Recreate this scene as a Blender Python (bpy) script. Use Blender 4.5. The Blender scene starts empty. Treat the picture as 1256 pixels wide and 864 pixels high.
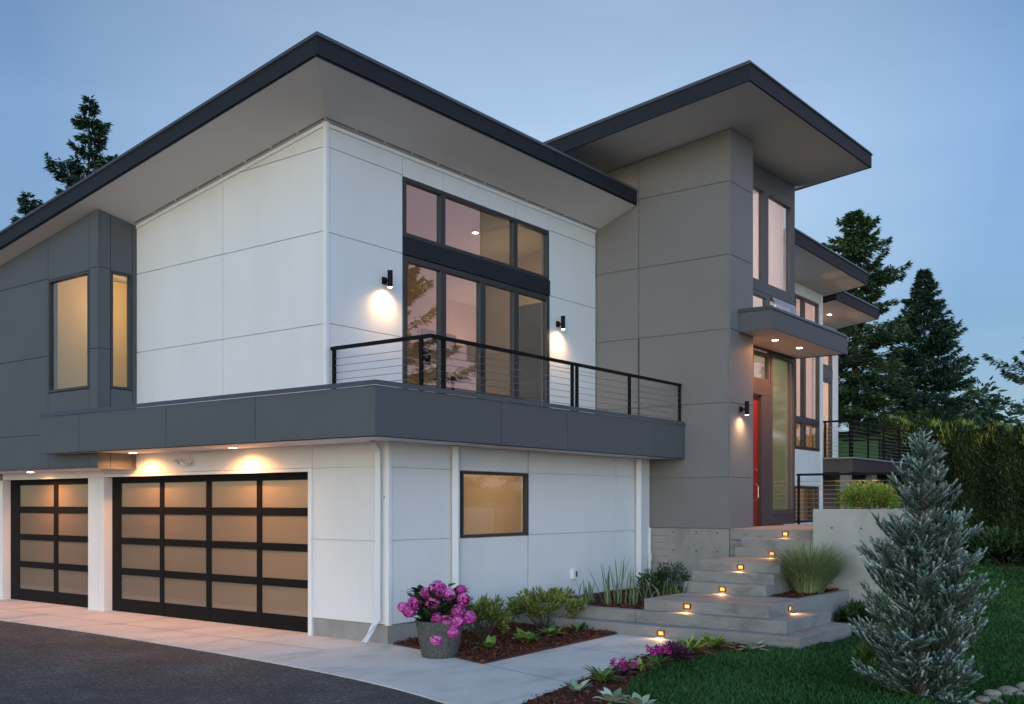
import bpy, math, random
import numpy as np
from mathutils import Vector
R = math.radians
random.seed(7)
rng = np.random.default_rng(11)
sc = bpy.context.scene
col = sc.collection
G = -0.06                                   # level of the paving

# ------------------------------------------------------------------ materials
def nodes_of(name):
    m = bpy.data.materials.new(name); m.use_nodes = True
    nt = m.node_tree
    for n in list(nt.nodes): nt.nodes.remove(n)
    out = nt.nodes.new('ShaderNodeOutputMaterial')
    return m, nt, out
def N(nt, t, **kw):
    n = nt.nodes.new(t)
    for k, v in kw.items(): setattr(n, k, v)
    return n
def L(nt, a, b): nt.links.new(a, b)
def pos(nt, scale=(1, 1, 1)):
    g = N(nt, 'ShaderNodeNewGeometry'); mp = N(nt, 'ShaderNodeMapping')
    mp.inputs['Scale'].default_value = scale
    L(nt, g.outputs['Position'], mp.inputs['Vector']); return mp.outputs[0], g
def noise(nt, vec, scale, detail=4, rough=.55):
    n = N(nt, 'ShaderNodeTexNoise'); n.inputs['Scale'].default_value = scale
    n.inputs['Detail'].default_value = detail; n.inputs['Roughness'].default_value = rough
    L(nt, vec, n.inputs['Vector']); return n.outputs['Fac']
def ramp(nt, fac, stops):
    r = N(nt, 'ShaderNodeValToRGB'); e = r.color_ramp.elements
    while len(e) < len(stops): e.new(.5)
    for i, (p, c) in enumerate(stops):
        e[i].position = p; e[i].color = (c[0], c[1], c[2], 1)
    L(nt, fac, r.inputs[0]); return r.outputs[0]
def mul(c, k): return tuple(x * k for x in c)
def surface(name, c, rough=.6, var=.06, scale=2.0, fine=60, bump=.0, metal=0, spec=.5, island=0.0, stretch=(1, 1, 1), stain=None):
    """painted or mineral surface with broad and fine unevenness of its own colour"""
    m, nt, out = nodes_of(name)
    b = N(nt, 'ShaderNodeBsdfPrincipled')
    v, g = pos(nt, stretch)
    n1 = noise(nt, v, scale, 5); n2 = noise(nt, v, fine, 3)
    mx = N(nt, 'ShaderNodeMath', operation='MULTIPLY_ADD'); L(nt, n2, mx.inputs[0]); mx.inputs[1].default_value = .4
    L(nt, n1, mx.inputs[2])
    fac = mx.outputs[0]
    if island:
        ia = N(nt, 'ShaderNodeMath', operation='MULTIPLY_ADD'); L(nt, g.outputs['Random Per Island'], ia.inputs[0])
        ia.inputs[1].default_value = island; L(nt, fac, ia.inputs[2]); fac = ia.outputs[0]
    stops = [(.35, mul(c, 1 - var)), (.7, c), (1.0, mul(c, 1 + var))]
    cc = ramp(nt, fac, stops)
    if stain:
        v2, _ = pos(nt, stain[2]); ns = noise(nt, v2, stain[1], 6, .6)
        f = ramp(nt, ns, [(.5, (0, 0, 0)), (.72, (1, 1, 1))])
        mi = N(nt, 'ShaderNodeMixRGB'); L(nt, f, mi.inputs[0]); L(nt, cc, mi.inputs[1])
        mi.inputs[2].default_value = (*stain[0], 1); cc = mi.outputs[0]
    L(nt, cc, b.inputs['Base Color'])
    b.inputs['Roughness'].default_value = rough; b.inputs['Metallic'].default_value = metal
    b.inputs['Specular IOR Level'].default_value = spec
    if bump:
        bp = N(nt, 'ShaderNodeBump'); bp.inputs['Strength'].default_value = bump; bp.inputs['Distance'].default_value = .01
        L(nt, n2, bp.inputs['Height']); L(nt, bp.outputs[0], b.inputs['Normal'])
    L(nt, b.outputs[0], out.inputs[0]); return m
def glow(name, c, s):
    m, nt, out = nodes_of(name); e = N(nt, 'ShaderNodeEmission')
    e.inputs[0].default_value = (*c, 1); e.inputs[1].default_value = s; L(nt, e.outputs[0], out.inputs[0]); return m
def glass(name, refl=.1, tint=(1, 1, 1), wob=.0):
    m, nt, out = nodes_of(name)
    t = N(nt, 'ShaderNodeBsdfTransparent'); t.inputs[0].default_value = (*tint, 1)
    g = N(nt, 'ShaderNodeBsdfGlossy'); g.inputs['Roughness'].default_value = .0
    f = N(nt, 'ShaderNodeFresnel'); f.inputs[0].default_value = 1.5
    a = N(nt, 'ShaderNodeMath', operation='ADD', use_clamp=True); L(nt, f.outputs[0], a.inputs[0]); a.inputs[1].default_value = refl
    ge = N(nt, 'ShaderNodeNewGeometry'); iv = N(nt, 'ShaderNodeMath', operation='SUBTRACT'); iv.inputs[0].default_value = 1; L(nt, ge.outputs['Backfacing'], iv.inputs[1])
    a2 = N(nt, 'ShaderNodeMath', operation='MULTIPLY'); L(nt, a.outputs[0], a2.inputs[0]); L(nt, iv.outputs[0], a2.inputs[1]); a = a2
    if wob:
        v, _ = pos(nt); n = noise(nt, v, 1.3, 2); bp = N(nt, 'ShaderNodeBump'); bp.inputs['Strength'].default_value = wob
        bp.inputs['Distance'].default_value = .02; L(nt, n, bp.inputs['Height']); L(nt, bp.outputs[0], g.inputs['Normal'])
    mx = N(nt, 'ShaderNodeMixShader'); L(nt, a.outputs[0], mx.inputs[0]); L(nt, t.outputs[0], mx.inputs[1]); L(nt, g.outputs[0], mx.inputs[2])
    L(nt, mx.outputs[0], out.inputs[0]); return m
def frosted(name, c, trans=.8, clear=.0, refl=.03):
    m, nt, out = nodes_of(name)
    tl = N(nt, 'ShaderNodeBsdfTranslucent'); tl.inputs[0].default_value = (*c, 1)
    df = N(nt, 'ShaderNodeBsdfDiffuse'); df.inputs[0].default_value = (*mul(c, .8), 1)
    m1 = N(nt, 'ShaderNodeMixShader'); m1.inputs[0].default_value = trans; L(nt, df.outputs[0], m1.inputs[1]); L(nt, tl.outputs[0], m1.inputs[2])
    sh = m1.outputs[0]
    if clear:
        tp = N(nt, 'ShaderNodeBsdfTransparent'); tp.inputs[0].default_value = (*c, 1)
        m2 = N(nt, 'ShaderNodeMixShader'); m2.inputs[0].default_value = clear; L(nt, sh, m2.inputs[1]); L(nt, tp.outputs[0], m2.inputs[2]); sh = m2.outputs[0]
    g = N(nt, 'ShaderNodeBsdfGlossy'); g.inputs['Roughness'].default_value = .06
    f = N(nt, 'ShaderNodeFresnel'); f.inputs[0].default_value = 1.45
    a = N(nt, 'ShaderNodeMath', operation='ADD', use_clamp=True); L(nt, f.outputs[0], a.inputs[0]); a.inputs[1].default_value = refl
    ge = N(nt, 'ShaderNodeNewGeometry'); iv = N(nt, 'ShaderNodeMath', operation='SUBTRACT'); iv.inputs[0].default_value = 1; L(nt, ge.outputs['Backfacing'], iv.inputs[1])
    a2 = N(nt, 'ShaderNodeMath', operation='MULTIPLY'); L(nt, a.outputs[0], a2.inputs[0]); L(nt, iv.outputs[0], a2.inputs[1]); a = a2
    m3 = N(nt, 'ShaderNodeMixShader'); L(nt, a.outputs[0], m3.inputs[0]); L(nt, sh, m3.inputs[1]); L(nt, g.outputs[0], m3.inputs[2])
    L(nt, m3.outputs[0], out.inputs[0]); return m
def leafmat(name, c0, c1, c2, rough=.55, spec=.3):
    m, nt, out = nodes_of(name)
    at = N(nt, 'ShaderNodeAttribute', attribute_name='tint')
    b = N(nt, 'ShaderNodeBsdfPrincipled'); b.inputs['Roughness'].default_value = rough; b.inputs['Specular IOR Level'].default_value = spec
    L(nt, ramp(nt, at.outputs['Fac'], [(0, c0), (.5, c1), (1, c2)]), b.inputs['Base Color'])
    L(nt, b.outputs[0], out.inputs[0]); return m

M = {}
M['white'] = surface('white_siding_paint', (.74, .75, .75), .55, .035, .9, 140, .03, island=.08, stain=((.71, .72, .715), 1.6, (1, 1, .25)))
M['trim'] = surface('white_trim_paint', (.8, .81, .81), .45, .02)
M['dark'] = surface('charcoal_panel_paint', (.084, .091, .102), .55, .06, 1.1, 120, .03, island=.12)
M['tower'] = surface('grey_panel_paint', (.18, .178, .178), .55, .05, .9, 120, .03, island=.1)
M['fascia'] = surface('dark_metal_fascia', (.022, .025, .033), .55, .08, 1.5, 60, spec=.12)
M['cap'] = surface('metal_cap_flashing', (.065, .072, .085), .42, .06, 2, 60, spec=.4)
M['soffit'] = surface('painted_soffit', (.76, .70, .67), .6, .04, .8, 90)
M['vent'] = surface('soffit_vent_mesh', (.27, .262, .255), .7, .1)
M['frame'] = surface('black_window_frame', (.028, .031, .036), .4, .1, 3)
M['bronze'] = surface('dark_bronze_frame', (.055, .047, .05), .45, .1, 3)
M['steel'] = surface('cable_steel', (.5, .5, .5), .3, .05, metal=1)
M['rail'] = surface('black_powder_coat', (.008, .008, .009), .55, .1, spec=.1)
M['conc'] = surface('cast_concrete', (.3, .295, .28), .75, .16, 2.2, 55, .12, stain=((.2, .195, .18), 1.3, (1, 1, .6)))
M['step'] = surface('broomed_concrete', (.27, .26, .245), .75, .14, 2.0, 70, .12, stain=((.17, .16, .145), 2.4, (1, 1, 2.2)))
M['slab'] = surface('pale_concrete_slab', (.64, .62, .58), .7, .13, 1.1, 60, .1, stain=((.43, .425, .41), 1.1, (.6, 1.6, 1)))
M['joint'] = surface('slab_joint', (.17, .165, .155), .9, .1)
M['red'] = surface('red_door_paint', (.20, .010, .008), .5, .05)
M['honey'] = surface('honey_interior_paint', (.66, .50, .22), .7, .03)
M['warm'] = surface('warm_interior_paint', (.62, .5, .36), .7, .03)
M['inwhite'] = surface('interior_white_paint', (.75, .7, .62), .7, .03)
M['wood'] = surface('wood_floor', (.28, .15, .07), .4, .2, 3, 40, stretch=(.3, 4, 1))
M['dkdoor'] = surface('dark_interior_door', (.06, .055, .052), .5, .05)
M['black'] = surface('black_plastic', (.015, .015, .017), .3, .05)
M['clear'] = glass('clear_window_glass', .10, (.95, .97, .95), .02)
M['coat'] = glass('reflective_window_glass', .34, (.85, .85, .83), .02)
M['frost'] = frosted('frosted_garage_glass', (.78, .68, .57), .8, .0, .05)
M['shade'] = frosted('roller_shade', (.75, .67, .57), .85)
M['green'] = frosted('green_obscure_glass', (.56, .66, .54), .8, .25, .42)
M['bulb'] = glow('warm_lamp', (1, .66, .34), 26)
M['stepbulb'] = glow('amber_lamp', (1, .36, .07), 1.8)
M['alu'] = surface('white_downspout', (.70, .71, .72), .4, .02)
M['soil'] = surface('bark_mulch', (.085, .033, .022), .95, .5, 9, 60, .9)
M['chip'] = leafmat('bark_chips', (.05, .018, .012), (.14, .046, .028), (.25, .095, .055), .9, .1)
M['lawn'] = surface('lawn_turf', (.016, .045, .014), .95, .35, 1.3, 30, .6, spec=.1)
M['earth'] = surface('rough_ground', (.03, .045, .02), .95, .4, .4, 6, .5, spec=.1)
M['bark'] = surface('tree_bark', (.09, .06, .045), .9, .35, 6, 30, .6)
M['stem'] = surface('shrub_stem', (.075, .06, .042), .85, .25, 12, 40, .3)
M['stone'] = surface('grey_planter_stone', (.085, .084, .077), .85, .8, 34, 70, .6)
M['rock'] = surface('river_rock', (.2, .17, .14), .6, .35, 7, 40, .2, island=.7)

def asphalt():
    m, nt, out = nodes_of('worn_asphalt')
    b = N(nt, 'ShaderNodeBsdfPrincipled'); b.inputs['Roughness'].default_value = .85; b.inputs['Specular IOR Level'].default_value = .35
    v, _ = pos(nt)
    vo = N(nt, 'ShaderNodeTexVoronoi'); vo.inputs['Scale'].default_value = 48; L(nt, v, vo.inputs['Vector'])
    n1 = noise(nt, v, .8, 6, .65); n2 = noise(nt, v, 45, 2)
    a = ramp(nt, n1, [(.3, (.050, .052, .056)), (.52, (.078, .080, .083)), (.68, (.115, .116, .118))])
    c = ramp(nt, vo.outputs['Color'], [(0, (.4, .4, .4)), (.7, (1, 1, 1)), (1, (2.6, 2.55, 2.4))])
    mx = N(nt, 'ShaderNodeMixRGB', blend_type='MULTIPLY'); mx.inputs[0].default_value = 1; L(nt, a, mx.inputs[1]); L(nt, c, mx.inputs[2])
    L(nt, mx.outputs[0], b.inputs['Base Color'])
    bp = N(nt, 'ShaderNodeBump'); bp.inputs['Strength'].default_value = .7; bp.inputs['Distance'].default_value = .008
    L(nt, n2, bp.inputs['Height']); L(nt, bp.outputs[0], b.inputs['Normal']); L(nt, b.outputs[0], out.inputs[0]); return m
M['asphalt'] = asphalt()

# ------------------------------------------------------------------ mesh helpers
ORG = {}
def setp(o, label=None, cat=None, group=None, kind=None):
    if label: o['label'] = label
    if cat: o['category'] = cat
    if group: o['group'] = group
    if kind: o['kind'] = kind
    return o
def thing(name, loc, label, cat, group=None):
    o = bpy.data.objects.new(name, None); col.objects.link(o); o.location = loc; o.empty_display_size = .2
    ORG[o.name] = Vector(loc); return setp(o, label, cat, group)
def link(name, me, parent=None, loc=None):
    o = bpy.data.objects.new(name, me); col.objects.link(o)
    if parent is not None:
        o.parent = parent; ORG[o.name] = ORG[parent.name]
    else:
        o.location = loc or (0, 0, 0); ORG[o.name] = Vector(loc or (0, 0, 0))
    return o
def pieces(name, mat, parent, boxes, bevel=.004):
    for b in boxes: MB().box(*b).build(name, mat, parent, bevel=bevel)
class MB:
    def __init__(s): s.v = []; s.f = []; s.smooth = False
    def add(s, vs, fs):
        k = len(s.v); s.v += [tuple(p) for p in vs]; s.f += [tuple(i + k for i in q) for q in fs]; return s
    def box(s, x0, x1, y0, y1, z0, z1):
        x0, x1 = min(x0, x1), max(x0, x1); y0, y1 = min(y0, y1), max(y0, y1); z0, z1 = min(z0, z1), max(z0, z1)
        return s.add([(x0, y0, z0), (x1, y0, z0), (x1, y1, z0), (x0, y1, z0), (x0, y0, z1), (x1, y0, z1), (x1, y1, z1), (x0, y1, z1)],
                     [(0, 3, 2, 1), (4, 5, 6, 7), (0, 1, 5, 4), (1, 2, 6, 5), (2, 3, 7, 6), (3, 0, 4, 7)])
    def ab(s, ax, c0, c1, u0, u1, z0, z1):
        return s.box(c0, c1, u0, u1, z0, z1) if ax == 'x' else s.box(u0, u1, c0, c1, z0, z1)
    def prism(s, poly, ax, a0, a1):
        """polygon in the plane across ax (for 'z': x,y), swept from a0 to a1"""
        n = len(poly)
        def P(p, a): return (a, p[0], p[1]) if ax == 'x' else ((p[0], a, p[1]) if ax == 'y' else (p[0], p[1], a))
        vs = [P(p, a0) for p in poly] + [P(p, a1) for p in poly]
        return s.add(vs, [tuple(range(n))[::-1], tuple(range(n, 2 * n))] + [(i, (i + 1) % n, n + (i + 1) % n, n + i) for i in range(n)])
    def hexa(s, lo, hi):
        return s.add(list(lo) + list(hi), [(0, 3, 2, 1), (4, 5, 6, 7), (0, 1, 5, 4), (1, 2, 6, 5), (2, 3, 7, 6), (3, 0, 4, 7)])
    def tube(s, pts, rad, n=8, cap=True):
        pts = [Vector(p) for p in pts]; rad = rad if isinstance(rad, (list, tuple)) else [rad] * len(pts)
        vs = []; up = None
        for i, p in enumerate(pts):
            d = (pts[min(i + 1, len(pts) - 1)] - pts[max(i - 1, 0)]).normalized()
            a = Vector((0, 0, 1)) if abs(d.z) < .9 else Vector((1, 0, 0))
            e1 = d.cross(a).normalized(); e2 = d.cross(e1)
            for k in range(n):
                t = 2 * math.pi * k / n; vs.append(p + (e1 * math.cos(t) + e2 * math.sin(t)) * rad[i])
        fs = [(i * n + k, i * n + (k + 1) % n, (i + 1) * n + (k + 1) % n, (i + 1) * n + k) for i in range(len(pts) - 1) for k in range(n)]
        if cap: fs += [tuple(range(n)), tuple(range((len(pts) - 1) * n, len(pts) * n))[::-1]]
        return s.add(vs, fs)
    def lathe(s, prof, cx, cy, n=24, lobes=0, amp=0):
        vs = []
        for r, z in prof:
            for k in range(n):
                t = 2 * math.pi * k / n; q = r * (1 + (amp * math.cos(lobes * t) if lobes else 0))
                vs.append((cx + q * math.cos(t), cy + q * math.sin(t), z))
        m = len(prof)
        fs = [(i * n + k, i * n + (k + 1) % n, (i + 1) * n + (k + 1) % n, (i + 1) * n + k) for i in range(m - 1) for k in range(n)]
        fs += [tuple(range(n))[::-1], tuple(range((m - 1) * n, m * n))]
        return s.add(vs, fs)
    def build(s, name, mat, parent=None, loc=None, bevel=0, smooth=False):
        o = Vector(ORG[parent.name]) if parent is not None else Vector(loc or (0, 0, 0))
        me = bpy.data.meshes.new(name)
        me.from_pydata([(p[0] - o.x, p[1] - o.y, p[2] - o.z) for p in s.v], [], s.f)
        me.materials.append(M[mat] if isinstance(mat, str) else mat)
        if smooth:
            for p in me.polygons: p.use_smooth = True
        ob = link(name, me, parent, loc)
        if bevel:
            b = ob.modifiers.new('bevel', 'BEVEL'); b.width = bevel; b.segments = 2; b.limit_method = 'ANGLE'
        return ob
def clip(poly, a, b):
    """keep the part of a (u,z) polygon under z = a + b*u"""
    out = []
    for i, p in enumerate(poly):
        q = poly[(i + 1) % len(poly)]
        dp = a + b * p[0] - p[1]; dq = a + b * q[0] - q[1]
        if dp >= 0: out.append(p)
        if (dp >= 0) != (dq >= 0):
            t = dp / (dp - dq); out.append((p[0] + t * (q[0] - p[0]), p[1] + t * (q[1] - p[1])))
    return out
def wall(mb, ax, c, s, rects, top=None, gap=.011, t=.02, back=.16):
    """separate panels with open joints in front of a solid backing; s = outward sign of the face"""
    for u0, u1, z0, z1 in rects:
        full = [(u0, z0), (u1, z0), (u1, z1), (u0, z1)]; g = gap / 2
        pan = [(u0 + g, z0 + g), (u1 - g, z0 + g), (u1 - g, z1 - g), (u0 + g, z1 - g)]
        if top: full = clip(full, *top); pan = clip(pan, *top)
        if len(full) < 3: continue
        if len(pan) >= 3: mb.prism(pan, ax, c, c - s * t)
        mb.prism(full, ax, c - s * (t + .004), c - s * (t + back))
    return mb
def grid(us, zs, holes=()):
    out = []
    for a, b in zip(us[:-1], us[1:]):
        for c, d in zip(zs[:-1], zs[1:]):
            if any(a >= h[0] - .01 and b <= h[1] + .01 and c >= h[2] - .01 and d <= h[3] + .01 for h in holes): continue
            out.append((a, b, c, d))
    return out
def window(parent, ax, c, s, u0, u1, z0, z1, fw=.06, mat='frame', pane='clear', us=(), zs=(), depth=.1, inset=.02, name='window', mw=None, label=None):
    f = MB(); a = c - s * inset; b = a - s * depth; mw = mw or fw
    f.ab(ax, a, b, u0, u0 + fw, z0, z1); f.ab(ax, a, b, u1 - fw, u1, z0, z1)
    f.ab(ax, a, b, u0 + fw, u1 - fw, z0, z0 + fw); f.ab(ax, a, b, u0 + fw, u1 - fw, z1 - fw, z1)
    for u in us: f.ab(ax, a, b, u - mw / 2, u + mw / 2, z0 + fw, z1 - fw)
    e = [u0 + fw] + [x for u in us for x in (u - mw / 2, u + mw / 2)] + [u1 - fw]
    for z in zs:
        for i in range(0, len(e), 2): f.ab(ax, a, b, e[i], e[i + 1], z - mw / 2, z + mw / 2)
    w = f.build(name, mat, parent, bevel=.006)
    if label: w['label'] = label
    p = MB(); m = (a + b) / 2
    zz = [z0 + fw] + [x for z in zs for x in (z - mw / 2, z + mw / 2)] + [z1 - fw]
    for i in range(0, len(e), 2):
        for j in range(0, len(zz), 2):
            p.ab(ax, m - .004, m + .004, e[i] - .01, e[i + 1] + .01, zz[j] - .01, zz[j + 1] + .01)
    p.build('pane', pane, w)
    return w
WARM = (1.0, .60, .28); ROOM = (1.0, .66, .36)
def lamp(name, kind, loc, energy, color=WARM, radius=.03, direction=(0, 0, -1), size=110, blend=.8, parent=None):
    l = bpy.data.lights.new(name, kind); l.energy = energy; l.color = color
    if kind in ('POINT', 'SPOT'): l.shadow_soft_size = radius
    if kind == 'SPOT': l.spot_size = R(size); l.spot_blend = blend
    o = bpy.data.objects.new(name, l); col.objects.link(o)
    o.rotation_euler = Vector(direction).to_track_quat('-Z', 'Y').to_euler()
    if parent is not None: o.parent = parent; o.location = Vector(loc) - ORG[parent.name]
    else: o.location = loc
    return o

# ------------------------------------------------------------------ the house
H = thing('modern_house', (0, 0, G), 'two storey modern house with white and charcoal panel walls and sloping dark roofs', 'house')
TX, TY, UY, YD = 7.49, -1.72, 1.28, -1.25
PX, PY = -1.045, -0.78
# lower white walls
w = MB()
wall(w, 'x', 0, -1, grid([0.055, 1.58], [.21, 1.39, 2.45, 2.86]) + grid([1.58, 3.69, 7.207], [2.46, 2.86]))
w.build('garage_siding', 'white', H)
w = MB()
hole = (1.574, 3.36, 1.40, 2.437)
wall(w, 'y', 0, -1, [(0.055, 1.574, a, b) for a, b in ((.21, 1.40), (1.40, 2.437), (2.437, 2.86))] + [(1.574, 3.33, .21, 1.39), (1.574, 3.33, 2.43, 2.86)]
     + [(3.355, 6.173, a, b) for a, b in ((.21, 1.40), (1.40, 2.437), (2.437, 2.86))] + [(6.173, 7.47, a, b) for a, b in ((.21, 1.40), (1.40, 2.437), (2.437, 2.86))])
w.build('side_siding', 'white', H)
pieces('white_trim_board', 'trim', H, [(-.018, .055, -.018, .0535, .2, 2.8), (-.016, .06, 1.58, 1.66, -.06, 2.46), (-.016, .06, 1.662, 7.207, 2.405, 2.455), (-.006, .05, 7.21, 10.95, 2.40, 2.552), (7.43, 7.488, -.03, .02, -.1, 1.44)])
pieces('garage_pier', 'white', H, [(-.004, .3, 7.207, 7.38, -.06, 2.398), (-.004, .3, 7.388, 7.735, -.06, 2.398), (.0, .3, 10.97, 11.6, -.06, 2.398), (.0, .3, 11.61, 16, -.06, 2.53)])
f = MB(); f.box(.02, .3, .02, 1.575, -.3, .205); f.box(.3, 7.5, .02, .3, -.3, .205); f.box(.02, .3, .021, .03, -.3, .2)
f.build('foundation', 'conc', H)
f = MB(); f.box(7.52, 7.75, -1.69, .02, -.3, 1.44); f.box(7.75, 12, -1.69, -1.45, -.3, 1.44)
fo = f.build('foundation', 'conc', H)
M['hole'] = surface('hole_shade', (.06, .058, .055), .9)  # flat dark discs, the shade of the tie holes put into their colour
for y in (-1.45, -1.0, -.5):
    for z in (.45, 1.0, 1.36): MB().tube([(7.523, y, z), (7.5185, y, z)], .016, 10).build('tie_hole_disc', 'hole', fo)
bf = MB()
for k in range(9): bf.box(7.515, 7.53, -.42, -.03, .2 + k * .135, .2 + k * .135 + .008)
bf.build('board_mark', M['joint'], fo)
# big overhead doors
def garage_door(y0, y1, panes, label):
    zz = [(.18, .62), (.745, 1.18), (1.30, 1.73), (1.86, 2.29)]
    m = MB(); X0, X1 = .165, .215
    ys = sorted([a for p in panes for a in p])
    ed = [y0] + ys + [y1]
    for i in range(0, len(ed), 2): m.box(X0, X1, ed[i], ed[i + 1], -.055, 2.42)
    ze = [-.055] + [z for q in zz for z in q] + [2.42]
    for a, b in panes:
        for i in range(0, len(ze), 2): m.box(X0 + .004, X1 - .004, a, b, ze[i], ze[i + 1])
    d = m.build('garage_door', 'rail', H, bevel=.004); d['label'] = label
    for a, b in panes:
        for c, e in zz:
            g = MB(); g.box(X0 + .018, X0 + .026, a - .012, b + .012, c - .012, e + .012); g.build('frosted_pane', 'frost', d)
    return d
garage_door(1.63, 7.215, [(1.752, 2.957), (3.078, 4.260), (4.393, 5.599), (5.72, 6.925)], 'wide black framed garage door with sixteen frosted panes')
garage_door(7.72, 10.96, [(7.86, 9.116), (9.268, 10.603)], 'narrow black framed garage door with eight frosted panes')
# white upper block
w = MB(); wall(w, 'x', 0, -1, grid([1.33, 3.72], [3.2, 4.6, 5.985, 7.238, 8]) + grid([3.72, 6.165], [3.2, 4.6, 5.99, 8]), top=(7.785, -.151))
w.build('upper_siding', 'white', H)
w = MB(); zc = [3.2, 4.61, 5.965, 7.235, 7.57]
wall(w, 'y', UY, -1, grid([0.05, 1.655], zc) + grid([1.655, 2.66, 4.7, 5.79], [7.215, 7.57]) + grid([5.79, 7.48], zc))
w.build('upper_siding', 'white', H)
pieces('white_trim_board', 'trim', H, [(-.016, .05, UY - .016, UY + .05, 3.2, 7.6), (.05, 7.48, UY - .02, UY - .001, 7.525, 7.585)], .003)
t = MB(); t.hexa([(-.02, 1.33, 7.53), (-.001, 1.33, 7.53), (-.001, 6.16, 6.80), (-.02, 6.16, 6.80)], [(-.02, 1.33, 7.59), (-.001, 1.33, 7.59), (-.001, 6.16, 6.86), (-.02, 6.16, 6.86)])
t.build('white_trim_board', 'trim', H, bevel=.003)
# charcoal bay
BX = -.739
w = MB()
wall(w, 'x', BX, -1, grid([6.19, 6.437], [2.56, 3.18, 4.6, 6.0, 8]) + [(6.437, 7.803, 2.56, 3.92), (6.437, 7.803, 5.97, 8)] + grid([7.803, 9.9, 12, 16], [2.56, 3.18, 4.6, 6.0, 8]), top=(7.915, -.151))
wall(w, 'y', 6.17, -1, grid([BX + .02, -.502], [2.56, 4.6, 6.0, 8]) + [(-.502, -.078, 2.56, 3.92), (-.502, -.078, 5.97, 8), (-.078, -.002, 2.56, 8)], top=(6.845, -.184))
w.build('charcoal_siding', 'dark', H)
MB().box(-.003, .17, 6.178, 6.34, 3.0, 6.83).build('charcoal_siding', 'dark', H)  # unseen filler added behind the siding corner to stop room light leaking
t = MB(); t.box(BX - .012, BX + .02, 6.158, 6.19, 2.55, 6.97); t.build('charcoal_corner_trim', 'dark', H, bevel=.003)
f = MB(); f.box(BX + .01, .3, 6.20, 16, 2.53, 2.553); f.build('bay_soffit', 'soffit', H)
f = MB(); f.box(BX - .006, BX + .012, 6.165, 16, 2.535, 2.56); f.box(BX, 0, 6.163, 6.2, 2.535, 2.56); f.build('bay_edge_trim', 'dark', H)
window(H, 'x', BX, -1, 6.44, 7.80, 3.925, 5.968, .05, 'frame', 'clear', inset=-.01)
window(H, 'y', 6.17, -1, -.50, -.08, 3.925, 5.968, .045, 'frame', 'clear', inset=-.01)
# lower side window with a drawn shade
window(H, 'y', 0, -1, 1.605, 3.345, 1.397, 2.425, .045, 'frame', 'clear', inset=-.012, label='wide dark framed window with a lit tan shade')
s = MB(); s.box(1.62, 3.34, .13, .135, 1.4, 2.43); s.build('roller_shade', 'shade', H)
# balcony glazing
window(H, 'y', UY, -1, 1.675, 5.785, 6.255, 7.205, .065, 'frame', 'coat', us=(2.643, 4.696), mw=.13, inset=-.01)
sp = MB(); sp.box(1.655, 5.79, UY - .03, UY + .1, 5.955, 6.25); sp.build('spandrel_panel', 'fascia', H, bevel=.004)
window(H, 'y', UY, -1, 1.665, 5.8, 3.25, 5.95, .10, 'frame', 'coat', us=(2.65, 3.725, 4.72), mw=.155, inset=-.01, name='sliding_door')
hd = MB(); hd.tube([(3.66, UY - .05, 4.2), (3.66, UY - .05, 4.6)], .012, 8); hd.build('door_handle', 'rail', H)
# parapet round the balcony and over the garage doors
pa = MB(); ZB, ZT, ZC = 2.80, 3.445, 3.52
seA = [PY, 1.607, 3.747, 6.231, 7.52]; seB = [PX, 1.596, 3.36, 6.235, TX - .004]
g = .006
for a, b in zip(seA[:-1], seA[1:]): pa.box(PX, PX + .03, a + g, b - g, ZB, ZT)
for a, b in zip(seB[:-1], seB[1:]): pa.box(a + g, b - g, PY, PY + .03, ZB, ZT)
pa.box(PX + .034, PX + .2, PY + .2, 7.515, ZB + .004, ZT); pa.box(PX + .034, TX, PY + .034, PY + .2, ZB + .004, ZT)
pa.box(PX + .2, BX + .01, 7.49, 7.52, ZB, ZT)
pr = pa.build('parapet', 'dark', H)
c = MB()
c.add([(PX - .02, PY - .02, ZT + .004), (TX, PY - .02, ZT + .004), (TX, PY + .02, ZC), (PX + .02, PY + .02, ZC), (PX + .02, 7.52, ZC), (PX - .02, 7.52, ZT + .004), (TX, PY + .22, ZC + .01), (PX + .22, PY + .22, ZC + .01), (PX + .22, 7.52, ZC + .01)],
      [(0, 1, 2, 3), (0, 3, 4, 5), (3, 2, 6, 7), (3, 7, 8, 4)])
c.box(PX + .0, TX, PY + .002, PY + .19, ZT - .01, ZT + .002); c.box(PX + .002, PX + .19, PY + .191, 7.51, ZT - .01, ZT + .002)
c.build('cap_flashing', 'cap', pr)
so = MB(); so.box(PX + .03, .0, PY + .03, 7.5, ZB + .004, ZB + .03); so.box(.0, TX, PY + .03, -.0, ZB + .004, ZB + .03); so.build('parapet_soffit', 'soffit', H)
fl = MB(); fl.box(PX + .2, TX, PY + .2, UY + .02, 3.2, 3.25); fl.box(PX + .2, -.02, UY + .021, 7.5, 3.2, 3.25); fl.build('balcony_floor', 'conc', H)
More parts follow.
